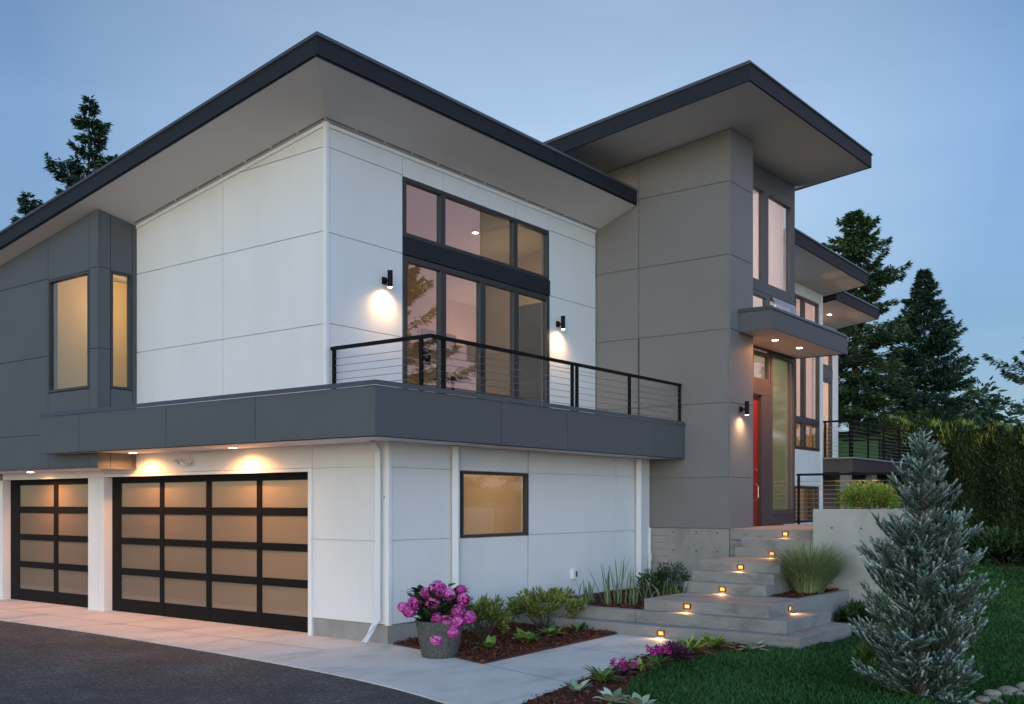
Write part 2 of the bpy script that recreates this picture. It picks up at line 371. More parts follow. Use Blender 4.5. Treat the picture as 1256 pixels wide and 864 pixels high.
# main roof
def zs(x, y): return 7.6 - .151 * (y - 1.28) + .184 * max(0, -x)
RX, RY, YE = -1.07, .30, 16
A = (RX, RY, 7.945); B = (0, UY, 7.6); C = (0, YE, zs(0, YE)); D = (RX, YE, zs(RX, YE)); E_ = (TX, UY, 7.575); F_ = (TX - .004, RY, 7.945)
def up(p, d): return (p[0], p[1], p[2] + d)
so = MB()
so.hexa([A, B, C, D], [up(p, .02) for p in (A, B, C, D)]); so.hexa([A, F_, E_, B], [up(p, .02) for p in (A, F_, E_, B)])
so.build('soffit', 'soffit', H)
v = MB()
def lerp(a, b, t): return tuple(a[i] + (b[i] - a[i]) * t for i in range(3))
for k in range(12):
    s0, s1 = (k + .04) / 12, (k + .96) / 12
    q = [lerp(lerp(B, E_, s0), lerp(A, F_, s0), .05), lerp(lerp(B, E_, s1), lerp(A, F_, s1), .05), lerp(lerp(B, E_, s1), lerp(A, F_, s1), .085), lerp(lerp(B, E_, s0), lerp(A, F_, s0), .085)]
    v.hexa([up(p, -.003) for p in q], [up(p, .012) for p in q])
for k in range(8):
    s0, s1 = (k + .04) / 24, (k + .96) / 24
    q = [lerp(lerp(B, C, s0), lerp(A, D, s0), .05), lerp(lerp(B, C, s1), lerp(A, D, s1), .05), lerp(lerp(B, C, s1), lerp(A, D, s1), .085), lerp(lerp(B, C, s0), lerp(A, D, s0), .085)]
    v.hexa([up(p, -.003) for p in q], [up(p, .012) for p in q])
v.build('soffit_vent', 'vent', H)
fa = MB(); hh = .31
fa.box(RX, TX - .006, RY, RY + .04, 7.935, 7.945 + hh)
fa.hexa([(RX, RY + .042, 7.935), (RX + .04, RY + .042, 7.935), (RX + .04, YE, D[2] - .01), (RX, YE, D[2] - .01)], [(RX, RY + .042, 7.945 + hh), (RX + .04, RY + .042, 7.945 + hh), (RX + .04, YE, D[2] + hh), (RX, YE, D[2] + hh)])
fa.build('fascia', 'fascia', H)
ca = MB(); z1 = 7.945 + hh; z2 = D[2] + hh
ca.add([(RX - .03, RY - .03, z1 - .045), (TX - .006, RY - .03, z1 - .045), (TX - .006, RY + .02, z1 + .03), (RX + .02, RY + .02, z1 + .03), (RX + .02, YE, z2 + .03), (RX - .03, YE, z2 - .045), (TX - .006, RY - .002, z1 - .06), (RX - .002, RY - .002, z1 - .06), (RX - .002, YE, z2 - .06)],
       [(0, 1, 2, 3), (0, 3, 4, 5), (0, 7, 6, 1), (0, 5, 8, 7)])
ca.build('cap_flashing', 'cap', H)
rf = MB(); rf.hexa([(RX + .021, RY + .021, z1 - .02), (TX, RY + .021, z1 - .02), (TX, YE, z2 - .02), (RX + .021, YE, z2 - .02)], [(RX + .021, RY + .021, z1 + .03), (TX, RY + .021, z1 + .03), (TX, YE, z2 + .03), (RX + .021, YE, z2 + .03)])
rf.build('roof', 'fascia', H)
# grey tower
w = MB(); tz = [1.445, 2.427, 3.847, 5.249, 6.661, 8.054, 9.5]
wall(w, 'x', TX, -1, grid([TY + .02, .26, 1.27], tz) + grid([1.27, 4.2], [6.661, 8.054, 9.5]), top=(8.857, -.112))
w.build('tower_siding', 'tower', H)
w = MB(); wall(w, 'y', TY, -1, grid([TX + .02, 8.56], tz), top=(8.788, .035)); w.box(8.46, 8.57, TY + .006, YD + .1, 1.445, 9.0)
w.build('tower_siding', 'tower', H)
t = MB(); t.box(TX - .008, TX + .02, TY - .008, TY + .02, 1.44, 9.05); t.build('tower_corner_trim', 'tower', H, bevel=.003)
t = MB(); t.box(TX - .012, TX - .001, .245, .275, 3.52, 5.24); t.build('rain_strip', 'frame', H)
def ts(x, y): return 9.06 + .035 * (x - 7.49) - .112 * (y + 1.72)
def slab_roof(x0, x1, y0, y1, zf, h, soff='soffit'):
    cs = [(x0, y0), (x1, y0), (x1, y1), (x0, y1)]
    lo = [(x, y, zf(x, y)) for x, y in cs]
    s = MB(); i = .035; ci = [(x0 + i, y0 + i), (x1 - i, y0 + i), (x1 - i, y1 - i), (x0 + i, y1 - i)]
    li = [(x, y, zf(x, y)) for x, y in ci]
    s.hexa(li, [up(p, .02) for p in li]); s.build('soffit', soff, H)
    f = MB()
    for k in range(4):
        a, b, c_, d_ = cs[k], cs[(k + 1) % 4], ci[(k + 1) % 4], ci[k]
        q = [(p[0], p[1], zf(*p) - .008) for p in (a, b, c_, d_)]; f.hexa(q, [up(p, h) for p in q])
    f.build('fascia', 'fascia', H)
    c = MB(); o = .028
    co = [(x0 - o, y0 - o), (x1 + o, y0 - o), (x1 + o, y1 + o), (x0 - o, y1 + o)]; cn = [(x0 + .02, y0 + .02), (x1 - .02, y0 + .02), (x1 - .02, y1 - .02), (x0 + .02, y1 - .02)]
    for k in range(4):
        a, b, c_, d_ = co[k], co[(k + 1) % 4], cn[(k + 1) % 4], cn[k]
        c.add([(a[0], a[1], zf(*a) + h - .055), (b[0], b[1], zf(*b) + h - .055), (c_[0], c_[1], zf(*c_) + h + .025), (d_[0], d_[1], zf(*d_) + h + .025)], [(0, 1, 2, 3)])
        e, f_ = cs[k], cs[(k + 1) % 4]
        c.add([(a[0], a[1], zf(*a) + h - .055), (b[0], b[1], zf(*b) + h - .055), (f_[0], f_[1], zf(*f_) + h - .065), (e[0], e[1], zf(*e) + h - .065)], [(0, 1, 2, 3)])
    q = [(x, y, zf(x, y) + h) for x, y in cn]; c.hexa(q, [up(p, .024) for p in q])
    c.build('cap_flashing', 'cap', H)
slab_roof(5.83, 12.33, -2.86, 4.5, ts, .325)
# entry bay
XB = 11.956
pieces('entry_frame', 'dark', H, [(8.57, XB, YD, YD + .12, 8.83, 9.16)])
pieces('entry_frame', 'bronze', H, [(8.57, 10.60, YD, YD + .1, 4.23, 4.50), (8.57, 9.0, YD, YD + .1, 1.46, 4.228), (10.10, 10.60, YD, YD + .26, 1.46, 4.228), (8.57, XB, YD - .004, YD + .14, 5.205, 5.715)], .006)
window(H, 'y', YD, -1, 8.6, XB, 6.43, 8.83, .235, 'dark', 'coat', us=(10.33,), mw=.25, inset=0, depth=.13)
window(H, 'y', YD, -1, 8.6, 10.44, 5.72, 6.425, .1, 'dark', 'coat', inset=.0)
sw = window(H, 'y', YD, -1, 10.46, XB, 5.72, 6.425, .07, 'dark', 'coat', inset=0, name='awning_window')
s = MB(); s.hexa([(10.56, YD - .27, 5.80), (11.86, YD - .27, 5.80), (11.86, YD - .23, 5.79), (10.56, YD - .23, 5.79)], [(10.56, YD - .04, 6.40), (11.86, YD - .04, 6.40), (11.86, YD - .0, 6.39), (10.56, YD - .0, 6.39)])
s.build('open_sash', M['coat'], sw)
window(H, 'y', YD, -1, 9.0, 10.58, 4.50, 5.16, .09, 'bronze', 'coat', us=(9.68,), mw=.05, inset=.01, name='transom_window')
window(H, 'y', YD, -1, 10.60, XB, 1.70, 5.20, .085, 'bronze', 'green', inset=0, us=(11.66,), mw=.08, name='sidelight')
k = MB(); k.box(10.60, XB, YD - .001, YD + .12, 1.46, 1.70); k.box(10.66, 11.6, YD - .012, YD, 1.68, 1.71); k.build('kick_panel', 'bronze', H, bevel=.004)
d = MB(); d.box(9.0, 10.098, YD + .08, YD + .13, 1.475, 4.225); dr = d.build('front_door', 'red', H, bevel=.003); dr['label'] = 'red front door'
hd = MB(); hd.tube([(9.95, YD + .085, 1.98), (9.95, YD + .02, 2.05), (9.95, YD + .02, 2.28), (9.95, YD + .085, 2.34)], .010, 8); hd.build('handle', 'steel', dr); MB().tube([(9.95, YD + .085, 2.62), (9.95, YD + .045, 2.62)], .035, 12).build('deadbolt', 'steel', dr)
M['sheer'] = frosted('sheer_curtain', (.82, .80, .80), .55, .1, 0)
cu = MB()
for k in range(60): cu.add([(8.62 + k * .0545, YD + .24 + .02 * math.sin(k * 1.9), 5.7), (8.62 + (k + 1) * .0545, YD + .24 + .02 * math.sin((k + 1) * 1.9), 5.7), (8.62 + (k + 1) * .0545, YD + .24 + .02 * math.sin((k + 1) * 1.9), 8.80), (8.62 + k * .0545, YD + .24 + .02 * math.sin(k * 1.9), 8.80)], [(0, 1, 2, 3)])
cu.build('sheer_curtain', 'sheer', H)
# entry canopy
CY = -2.414
c = MB(); g = .005
c.box(7.84, 7.87, CY + .03, TY - .002, 5.225, 5.60); c.box(7.84, 9.86 - g, CY, CY + .03, 5.225, 5.60); c.box(9.86 + g, 12.06, CY, CY + .03, 5.225, 5.60)
c.box(12.03, 12.06, CY + .03, YD, 5.225, 5.60)
cn = c.build('entry_canopy', 'dark', H)
c = MB(); c.box(7.87, 12.03, CY + .031, YD - .002, 5.24, 5.26); c.build('canopy_soffit', 'soffit', cn)
c = MB(); c.add([(7.815, CY - .025, 5.595), (12.085, CY - .025, 5.595), (12.03, CY + .03, 5.67), (7.87, CY + .03, 5.67), (7.87, TY, 5.67), (7.815, TY, 5.595), (12.085, YD, 5.595), (12.03, YD, 5.67)],
               [(0, 1, 2, 3), (0, 3, 4, 5), (1, 6, 7, 2), (3, 2, 7, 4)]); c.box(7.86, 12.04, CY + .02, YD - .003, 5.58, 5.66); c.build('cap_flashing', 'cap', cn)
# east wing
W1, W2 = .0, .957
w = MB(); wall(w, 'y', W1, -1, [(11.96, 15.15, 1.26, 3.33), (15.15, 15.98, 2.38, 3.33), (15.98, 16.94, 2.38, 3.33), (16.94, 17.13, 1.26, 6.05), (11.96, 15.15, 3.33, 7.69), (16.94, 17.13, 6.05, 7.69), (15.15, 16.94, 6.05, 6.47), (15.15, 15.98, 7.39, 7.69), (15.98, 16.94, 7.39, 7.69), (15.15, 16.94, .83, 1.41), (16.88, 16.94, 1.41, 2.38), (16.88, 16.94, 6.47, 7.39)])
w.build('wing_siding', 'white', H)
window(H, 'y', W1, -1, 15.16, 16.93, 3.35, 6.03, .08, 'frame', 'coat', us=(15.82,), zs=(4.12,), mw=.18, inset=-.01)
window(H, 'y', W1, -1, 15.16, 16.87, 6.48, 7.38, .065, 'frame', 'coat', us=(15.79,), mw=.14, inset=-.01)
window(H, 'y', W1, -1, 15.16, 16.87, 1.415, 2.37, .055, 'frame', 'coat', us=(16.36,), mw=.065, inset=-.01)
pieces('white_trim_board', 'trim', H, [(17.06, 17.16, W1 - .02, W1 - .001, 1.2, 7.66), (20.69, 21.14, W2 - .02, W2 - .001, 3.17, 7.3)])
w = MB(); wall(w, 'y', W2, -1, [(17.17, 19.28, 2.75, 7.36), (20.67, 21.14, 2.75, 7.36), (19.28, 20.67, 6.92, 7.36)])
w.build('wing_siding', 'white', H)
w = MB(); wall(w, 'y', W2 + .05, -1, grid([17.17, 19, 21.1], [.8, 2.75])); w.build('basement_siding', 'tower', H)
window(H, 'y', W2, -1, 19.30, 20.65, 3.21, 5.73, .105, 'frame', 'coat', inset=-.01)
window(H, 'y', W2, -1, 19.30, 20.65, 6.05, 6.90, .105, 'frame', 'coat', inset=-.01)
sp = MB(); sp.box(19.28, 20.67, W2 - .015, W2 + .1, 5.73, 6.05); sp.build('spandrel_panel', 'cap', H)
pieces('wing_end_wall', 'white', H, [(16.98, 17.13, W1 + .2, W2 + .2, 1.0, 7.6), (20.99, 21.14, W2 + .2, 4.9, 1.0, 6.8)])
slab_roof(11.97, 17.33, -1.2, 5.2, lambda x, y: 7.91 - .014 * (x - 12.0) - .146 * (y + 1.2), .33)
slab_roof(17.37, 21.14, -.32, 5.2, lambda x, y: 7.56 - .14 * (y + .32), .33)
# raised deck behind the entry
DY = -.842; DX = 17.15
d = MB(); d.box(DX, DX + .04, DY + .04, W1 - .01, 2.775, 3.14); d.box(DX, 19.77, DY, DY + .04, 2.775, 3.14); d.box(19.78, 23.43, DY, DY + .04, 2.775, 3.14); d.box(23.44, 26.2, DY, DY + .04, 2.775, 3.14); d.box(26.16, 26.2, DY + .04, 3, 2.775, 3.14)
dk = d.build('deck', 'bronze', H)
d = MB(); d.box(DX - .04, 26.24, DY - .04, 3, 3.142, 3.18); d.build('deck_boards', 'step', dk)
pieces('deck_post', 'tower', dk, [(x, x + .25, DY + .12, DY + .37, .3, 2.77) for x in (17.21, 19.39, 23.2, 25.8)])
# plain rear of the house
pieces('rear_wall', 'white', H, [(0, 7.4, 15.85, 16, -.3, 5.3), (7.3, 7.45, .05, 15.8, -.3, 2.75), (7.32, 7.47, 4.25, 15.8, 2.76, 5.5), (7.6, 12, 4.1, 4.25, 0, 8.4), (12.01, 21.1, 4.95, 5.1, 0, 6.7)])
# rooms behind the glass
def room(x0, x1, y0, y1, z0, z1, wallmat, open_=(), ztop=None, floor='wood'):
    t = .05; m = MB()
    if 'x0' not in open_: m.box(x0 - t, x0, y0, y1, z0, z1)
    if 'x1' not in open_: m.box(x1, x1 + t, y0, y1, z0, z1)
    if 'y0' not in open_: m.box(x0, x1, y0 - t, y0, z0, z1)
    if 'y1' not in open_: m.box(x0, x1, y1, y1 + t, z0, z1)
    m.build('interior_wall', wallmat, H)
    MB().box(x0 - t, x1 + t, y0 - t, y1 + t, z0 - t, z0).build('interior_floor', floor, H)
    c = MB()
    if ztop: q = [(x0 - t, y0 - t, ztop[0]), (x1 + t, y0 - t, ztop[0]), (x1 + t, y1 + t, ztop[1]), (x0 - t, y1 + t, ztop[1])]; c.hexa(q, [up(p, t) for p in q])
    else: c.box(x0 - t, x1 + t, y0 - t, y1 + t, z1, z1 + t)
    c.build('interior_ceiling', 'inwhite', H)
room(.32, 7.2, .2, 11.5, G - .01, 2.68, 'conc', ('x0', 'y0'), floor='asphalt')
room(.22, 9.6, UY + .18, 5.8, 3.25, 7.5, 'warm', ('y0', 'x1', 'x0'), (7.5, 6.78))
m = MB(); m.box(7.25, 7.3, UY + .2, 2.4, 3.26, 7.4); m.box(7.25, 7.3, 3.1, 4.15, 3.26, 7.2); m.box(7.25, 7.3, 2.4, 3.1, 6.2, 7.3); m.box(9.6, 9.65, 4.1, 5.8, 3.26, 7.1); m.box(7.3, 9.6, 4.15, 4.2, 3.26, 7.15); m.box(.18, .22, UY + .2, 5.8, 3.26, 7.4)
m.build('interior_wall', 'warm', H)
m = MB(); m.box(7.24, 7.28, 2.42, 3.08, 3.26, 6.18); m.build('interior_door', 'dkdoor', H)
m = MB(); m.box(7.22, 7.262, 2.36, 2.418, 3.26, 6.26); m.box(7.22, 7.262, 3.082, 3.14, 3.26, 6.26); m.build('interior_door_casing', 'inwhite', H)
MB().box(-.56, 2.9, 8.5, 8.6, 3.26, 6.35).build('interior_wall', 'honey', H)
room(BX + .2, 3.0, 6.36, 12.5, 3.25, 6.9, 'honey', ('x0', 'y0'), (6.72, 5.8))
room(7.7, 11.85, YD + .3, 3.9, 1.45, 8.9, 'inwhite', ('y0',), (9.05, 8.3), floor='wood')
room(12.1, 16.9, W1 + .2, 4.6, 1.0, 7.5, 'warm', ('y0',), (7.62, 6.95))
MB().box(12.1, 16.9, W1 + .2, 4.6, 2.95, 3.2).build('interior_floor', 'wood', H)
room(17.2, 20.9, W2 + .2, 4.6, 3.17, 7.1, 'warm', ('y0',), (7.3, 6.8))
for nm, loc, e, rad in [('living_lamp', (6.3, 2.5, 6.2), 12, .15), ('living_lamp', (8.4, 5.0, 5.6), 14, .1), ('living_lamp', (5.6, 5.2, 4.4), 9, .15),
                        ('garage_lamp', (.75, 2.9, 2.58), 3.4, .12), ('garage_lamp', (.75, 5.4, 2.58), 3.4, .12), ('garage_lamp', (.8, 8.7, 2.58), 2.6, .12), ('garage_lamp', (2.5, 1.4, 2.3), 30, .15),
                        ('bay_lamp', (.75, 7.5, 5.9), 26, .12), ('bay_lamp', (.6, 10.5, 5.0), 16, .12), ('entry_lamp', (10.2, 1.4, 7.4), 170, .2), ('entry_lamp', (10.6, 1.2, 4.0), 32, .2),
                        ('wing_lamp', (15.3, 2.1, 5.8), 150, .2), ('wing_lamp', (15.9, 1.9, 2.55), 25, .1), ('wing_lamp', (19.4, 2.5, 5.4), 130, .2)]:
    lamp(nm, 'POINT', loc, e, (1, .86, .79) if loc[2] > 7 else ROOM, rad, parent=H)

# ------------------------------------------------------------------ fixtures on the house
def downspout(pts, r=.058):
    MB().tube(pts, r, 4).build('downspout', 'alu', H, bevel=.006)
downspout([(-.20, .13, 2.79), (-.085, .13, 2.66), (-.085, .13, .30), (-.30, .17, -.02)])
downspout([(1.365, -.075, 2.79), (1.365, -.075, -.05)], .07)
downspout([(6.89, -.075, 2.79), (6.89, -.075, .1)], .07)
MB().tube([(7.38, -.05, .2), (7.38, -.05, .78)], .03, 10).tube([(7.38, -.05, .78), (7.38, -.05, .92)], .05, 10).build('vent_pipe', 'alu', H)
st = MB(); st.box(-.012, .0, .075, .085, 2.0, 2.02); st.build('corner_screw', 'frame', H)
def wall_lamp(x, y, z0, label):
    t = thing('wall_lamp', (x, y, z0), label, 'wall lamp', 'black cylinder wall lamps')
    b = MB(); b.tube([(x, y - .14, z0), (x, y - .14, z0 + .26)], .042, 20); b.build('lamp_body', 'rail', t, bevel=.004)
    MB().box(x - .045, x + .045, y - .035, y - .001, z0 + .06, z0 + .17).box(x - .015, x + .015, y - .105, y - .035, z0 + .09, z0 + .13).build('mounting_plate', 'rail', t, bevel=.004)
    MB().tube([(x, y - .14, z0 - .004), (x, y - .14, z0 + .01)], .034, 16).build('bulb', 'bulb', t)
    lamp('wall_lamp_light', 'SPOT', (x, y - .14, z0 - .02), 34, (1, .56, .26), .06, (0, .22, -1), 150, 1.0, t)
wall_lamp(1.22, UY, 5.33, 'black cylinder wall lamp on the white balcony wall, left of the glass doors')
wall_lamp(6.07, UY, 5.33, 'black cylinder wall lamp on the white wall between the glass doors and grey tower')
wall_lamp(7.95, TY, 3.63, 'black cylinder wall lamp on the grey tower beside the red front door')
def downlight(loc, label, e=105, big=.06, size=165):
    x, y, z = loc
    t = thing('recessed_light', loc, label, 'recessed light', 'round lights recessed in the soffits')
    MB().lathe([(big + .02, z - .004), (big + .022, z + .003)], x, y, 24).build('trim_ring', 'trim', t)
    MB().lathe([(big, z - .007), (big, z - .0045)], x, y, 20).build('lens', 'bulb', t)
    lamp('recessed_light_beam', 'SPOT', (x, y, z - .02), e, (1, .37, .11), .04, (0, 0, -1), size, .7, t)
downlight((-.36, 5.72, 2.797), 'lit recessed light under the charcoal parapet, next to the charcoal bay')
downlight((-.36, 3.0, 2.797), 'lit recessed light under the charcoal parapet, above the wide garage door')
downlight((-.36, 9.15, 2.527), 'lit recessed light under the charcoal bay, above the narrow garage door')
downlight((9.24, -1.9, 5.235), 'lit recessed light in the entry canopy, the one nearer the grey tower', 150)
downlight((10.55, -1.9, 5.235), 'lit recessed light in the entry canopy, the one farther from the grey tower', 150)
downlight((18.9, .42, 7.445), 'lit recessed light in the low rear eave above the deck', 50)
fl = thing('security_floodlight', (-.02, 4.6, 2.66), 'white twin head security floodlight on the white wall above the wide garage door', 'floodlight')
MB().tube([(0, 4.6, 2.68), (-.035, 4.6, 2.68)], .055, 16).build('base', 'trim', fl)
for dy in (.11, -.07):
    hd = MB(); hd.tube([(-.05, 4.6 + dy * .4, 2.68), (-.11, 4.6 + dy, 2.67), (-.16, 4.6 + dy, 2.63), (-.20, 4.6 + dy, 2.60)], [.02, .03, .052, .06], 14).build('lamp_head', 'trim', fl, smooth=True)
MB().tube([(-.05, 4.52, 2.64), (-.10, 4.52, 2.61)], .03, 12).build('motion_sensor', 'trim', fl)
ob = thing('outdoor_outlet', (4.69, 0, .60), 'small white outlet box low on the white side wall above the irises', 'outlet')
MB().box(4.62, 4.76, -.06, -.001, .58, .76).build('cover', 'trim', ob, bevel=.01)
MB().box(4.70, 4.745, -.064, -.06, .62, .72).build('flap', 'frame', ob)

# ------------------------------------------------------------------ cable railings
def railing(name, loc, label, runs, zb, zt, group=None):
    """runs: list of (p0, p1, [post positions 0..1]) in plan"""
    t = thing(name, loc, label, 'railing', group)
    for p0, p1, posts, endfit in runs:
        p0 = Vector((*p0, 0)); p1 = Vector((*p1, 0)); d = (p1 - p0).normalized(); n = Vector((-d.y, d.x, 0)); ln = (p1 - p0).length
        a = p0 - d * .025; b = p1 + d * .025
        q = [a - n * .028, b - n * .028, b + n * .028, a + n * .028]
        MB().hexa([(v.x, v.y, zt - .05) for v in q], [(v.x, v.y, zt) for v in q]).build('top_rail', 'rail', t, bevel=.004)
        for s in posts:
            c = p0 + d * s
            q = [c - d * .025 - n * .022, c + d * .025 - n * .022, c + d * .025 + n * .022, c - d * .025 + n * .022]
            MB().hexa([(v.x, v.y, zb) for v in q], [(v.x, v.y, zt - .051) for v in q]).build('post', 'rail', t, bevel=.003)
        k = max(6, int((zt - zb - .15) / .1))
        for i in range(k):
            z = zb + .1 + i * (zt - zb - .2) / (k - .2)
            m = MB(); m.tube([p0 + Vector((0, 0, z)), p1 + Vector((0, 0, z))], .0042, 5)
            for s in endfit:
                c = p0 + d * s + Vector((0, 0, z)); m.tube([c - d * .075, c + d * .075], .0085, 6)
            m.build('cable', 'steel', t)
    return t
railing('balcony_railing', (.1, -.7, 3.25), 'black cable railing with corner posts round the front balcony above the garage', [
    ((.10, 1.24), (.10, -.70), [.03, 1.77], [.06, 1.80]), ((.10, -.70), (7.42, -.70), [.27, 3.52, 3.66, 5.38, 7.30], [.27, 3.52, 7.28])], 3.25, 4.26)
railing('deck_railing', (17.2, -.8, 3.17), 'black cable railing round the raised deck behind the entry', [
    ((17.21, -.03), (17.21, -.80), [.03, .72], [.06]), ((17.21, -.80), (26.14, -.80), [.03, 1.39, 2.82, 4.26, 4.39, 5.96, 8.6], [.03, 4.26, 8.6]), ((26.14, -.80), (26.14, 2.5), [.1, 2], [.1])], 3.17, 4.20)
railing('landing_railing', (12.03, -1.3, 1.447), 'black post and cable railing at the end of the entry landing', [((12.03, -1.29), (12.03, -3.45), [.02, 2.1], [.02])], 1.447, 2.60)

# ------------------------------------------------------------------ steps and retaining walls
S = thing('entry_steps', (2.9, -2.8, G), 'wide pale concrete steps climbing to the red front door', 'steps')
RS = (1.447 - G) / 9
zk = [G + k * RS for k in range(10)]
def step(x0, x1, y0, y1, z0, z1): MB().box(x0, x1, y0, y1, z0, z1).build('step', 'step', S, bevel=.012)
step(2.90, 5.0, -4.86, -.02, G - .15, zk[1]); step(3.22, 5.0, -4.54, -2.125, zk[1] - .05, zk[2]); step(3.22, 3.46, -2.12, -.02, zk[1] - .05, zk[2])
step(3.50, 5.0, -4.16, -2.12, zk[2] - .1, zk[3])
step(4.98, 7.5, -3.5, -2.03, .1, zk[4]); step(5.29, 7.5, -3.498, -2.032, zk[4] - .05, zk[5]); step(5.58, 7.5, -3.496, -2.034, zk[5] - .05, zk[6])
step(7.0, 9, -3.494, -2.036, zk[6] - .05, zk[7]); step(7.27, 9, -3.492, -2.038, zk[7] - .05, zk[8])
step(7.53, 12.12, -3.49, -1.70, zk[8] - .05, zk[9]); step(8.6, 12.12, -1.695, -1.27, zk[8], zk[9] - .002)
step(7.53, 7.74, -2.04, -1.70, .1, zk[8] - .06)
def step_light(c, face, label):
    x, y, z = c
    t = thing('step_light', c, label, 'step light', 'lit lights set into the step risers')
    if face == 'x':
        f = MB(); f.box(x - .016, x, y - .062, y + .062, z + .026, z + .042).box(x - .016, x, y - .062, y + .062, z - .042, z - .026).box(x - .016, x, y - .062, y - .04, z - .026, z + .026).box(x - .016, x, y + .04, y + .062, z - .026, z + .026)
        l = MB().box(x - .006, x, y - .039, y + .039, z - .025, z + .025); d = (-1, 0, -.75); lp = (x - .035, y, z - .01)
    else:
        f = MB(); f.box(x - .062, x + .062, y - .016, y, z + .026, z + .042).box(x - .062, x + .062, y - .016, y, z - .042, z - .026).box(x - .062, x - .04, y - .016, y, z - .026, z + .026).box(x + .04, x + .062, y - .016, y, z - .026, z + .026)
        l = MB().box(x - .039, x + .039, y - .006, y, z - .025, z + .025); d = (0, -1, -.75); lp = (x, y - .035, z - .01)
    f.build('bezel', 'bronze', t); l.build('lens', 'stepbulb', t)
    lamp('step_light_beam', 'SPOT', lp, 4.5, (1, .45, .14), .02, d, 150, .6, t)
def rz(k, f=.5): return zk[k - 1] + RS * f
step_light((2.90, -2.75, rz(1, .25) + .03), 'x', 'glowing step light in the lowest step, at the end of the concrete path')
step_light((3.50, -2.87, rz(3, .55)), 'x', 'glowing step light in the third step, at the front of the broad landing')
step_light((4.30, -4.16, rz(3, .45)), 'y', 'glowing step light on the side of the broad landing, facing the lawn')
step_light((4.98, -2.75, rz(4, .45)), 'x', 'glowing step light in the riser just above the broad landing')
step_light((5.58, -2.80, rz(6, .45)), 'x', 'glowing step light in the riser just below the small middle landing')
step_light((7.0, -2.76, rz(7, .45)), 'x', 'glowing step light beside the fountain grass, second from the top of the stairs')
step_light((7.53, -2.80, rz(9, .5)), 'x', 'glowing step light in the topmost step, below the front door')
rw = thing('retaining_wall', (7.0, -4.3, G), 'tall pale concrete retaining wall to the right of the steps with tie holes', 'retaining wall')
m = MB().box(7.0, 7.2, -5.1, -3.51, -.3, 1.825).box(7.2, 12.1, -3.70, -3.51, 1.0, 1.82).prism([(7.203, -5.09), (12.1, -3.95), (12.1, -3.75), (7.203, -4.89)], 'z', -.3, 1.82)
m.build('wall', surface('pale_cast_concrete', (.42, .415, .39), .75, .12, 1.7, 55, .1, stain=((.3, .295, .27), 1.1, (1, 1, .5))), rw, bevel=.01)
for y in (-3.85, -4.35, -4.85):
    for z in (.55, 1.05, 1.5): MB().tube([(7.003, y, z), (6.998, y, z)], .017, 10).build('tie_hole_disc', 'hole', rw)
pw = thing('planter_wall', (5.9, -4.1, G), 'low pale concrete planter wall below the fountain grass', 'planter wall')
MB().box(5.005, 6.995, -4.16, -4.02, -.3, .445).build('wall', 'conc', pw, bevel=.01)
MB().box(5.01, 6.99, -4.018, -3.505, .1, .43).build('mulch_fill', 'soil', pw)

# ------------------------------------------------------------------ the ground
def sheet(name, poly, z, mat, thick=0, kind='structure', label=None, cat=None):
    if thick: o = MB().prism(poly, 'z', z - thick, z).build(name, mat)
    else: o = MB().add([(p[0], p[1], z) for p in poly], [tuple(range(len(poly)))]).build(name, mat)
    return setp(o, label, cat, None, kind)
def smooth_line(pts, n=8):
    out = []
    for i in range(len(pts) - 1):
        p0, p1, p2, p3 = pts[max(i - 1, 0)], pts[i], pts[i + 1], pts[min(i + 2, len(pts) - 1)]
        for k in range(n):
            t = k / n
            out.append(tuple(.5 * (2 * p1[j] + (p2[j] - p0[j]) * t + (2 * p0[j] - 5 * p1[j] + 4 * p2[j] - p3[j]) * t * t + (3 * p1[j] - p0[j] - 3 * p2[j] + p3[j]) * t ** 3) for j in range(2)))
    return out + [pts[-1]]
circ = [(300 * math.cos(2 * math.pi * k / 48), 300 * math.sin(2 * math.pi * k / 48)) for k in range(48)]
sheet('ground', circ, G - .16, 'earth', label='rough ground round the house', cat='ground')
drive_edge = smooth_line([(-1.80, 17), (-1.81, 9), (-1.78, 5), (-1.86, 2.6), (-2.02, .1), (-2.28, -1.9), (-2.72, -3.5), (-3.5, -5.4), (-5.0, -8)])
sheet('driveway', drive_edge + [(-5.0, -40), (-45, -40), (-45, 17)], G - .015, 'asphalt', .1, label='dark worn asphalt driveway', cat='driveway')
path_edge = smooth_line([(2.9, -3.24), (2.33, -3.27), (.28, -3.58), (-1.17, -3.84), (-2.25, -4.03), (-3.0, -4.35), (-3.75, -5.0), (-4.4, -6.4)])
bedA = [(.02, -.07), (-.10, -.68), (-.57, -2.16), (1.0, -2.085), (2.9, -2.0), (2.9, -.0), (1.0, .0)]
apron = [(.36, 17)] + [p for p in drive_edge if p[1] > -7] + [p for p in reversed(path_edge)][2:] + [(2.9, -2.0), (1.0, -2.085), (-.57, -2.16), (-.10, -.68), (.02, -.07), (.02, .01), (.3, .03), (.36, 1.6)]
sheet('path', apron, G, 'slab', .12, label='pale concrete apron and garden path', cat='path')
j = MB()
def joint(a, b, wd=.012, z=G + .003):
    a = Vector((*a, z)); b = Vector((*b, z)); n = (b - a).cross(Vector((0, 0, 1))).normalized() * wd / 2
    j.add([a - n, b - n, b + n, a + n], [(0, 1, 2, 3)])
joint((-.93, 16), (-.93, .35)); joint((-.93, .35), (-.05, .02), .01); joint((-.93, .35), (-2.0, .35), .01); joint((-.57, -2.16), (-1.02, -3.8), .01); joint((1.35, -2.06), (1.2, -3.42), .01); joint((-1.86, 2.95), (.0, 2.95), .008); joint((-1.8, 7.4), (.0, 7.4), .01)
setp(j.build('path_joint', 'joint'), 'thin joints in the concrete apron', 'path joint', None, 'structure')
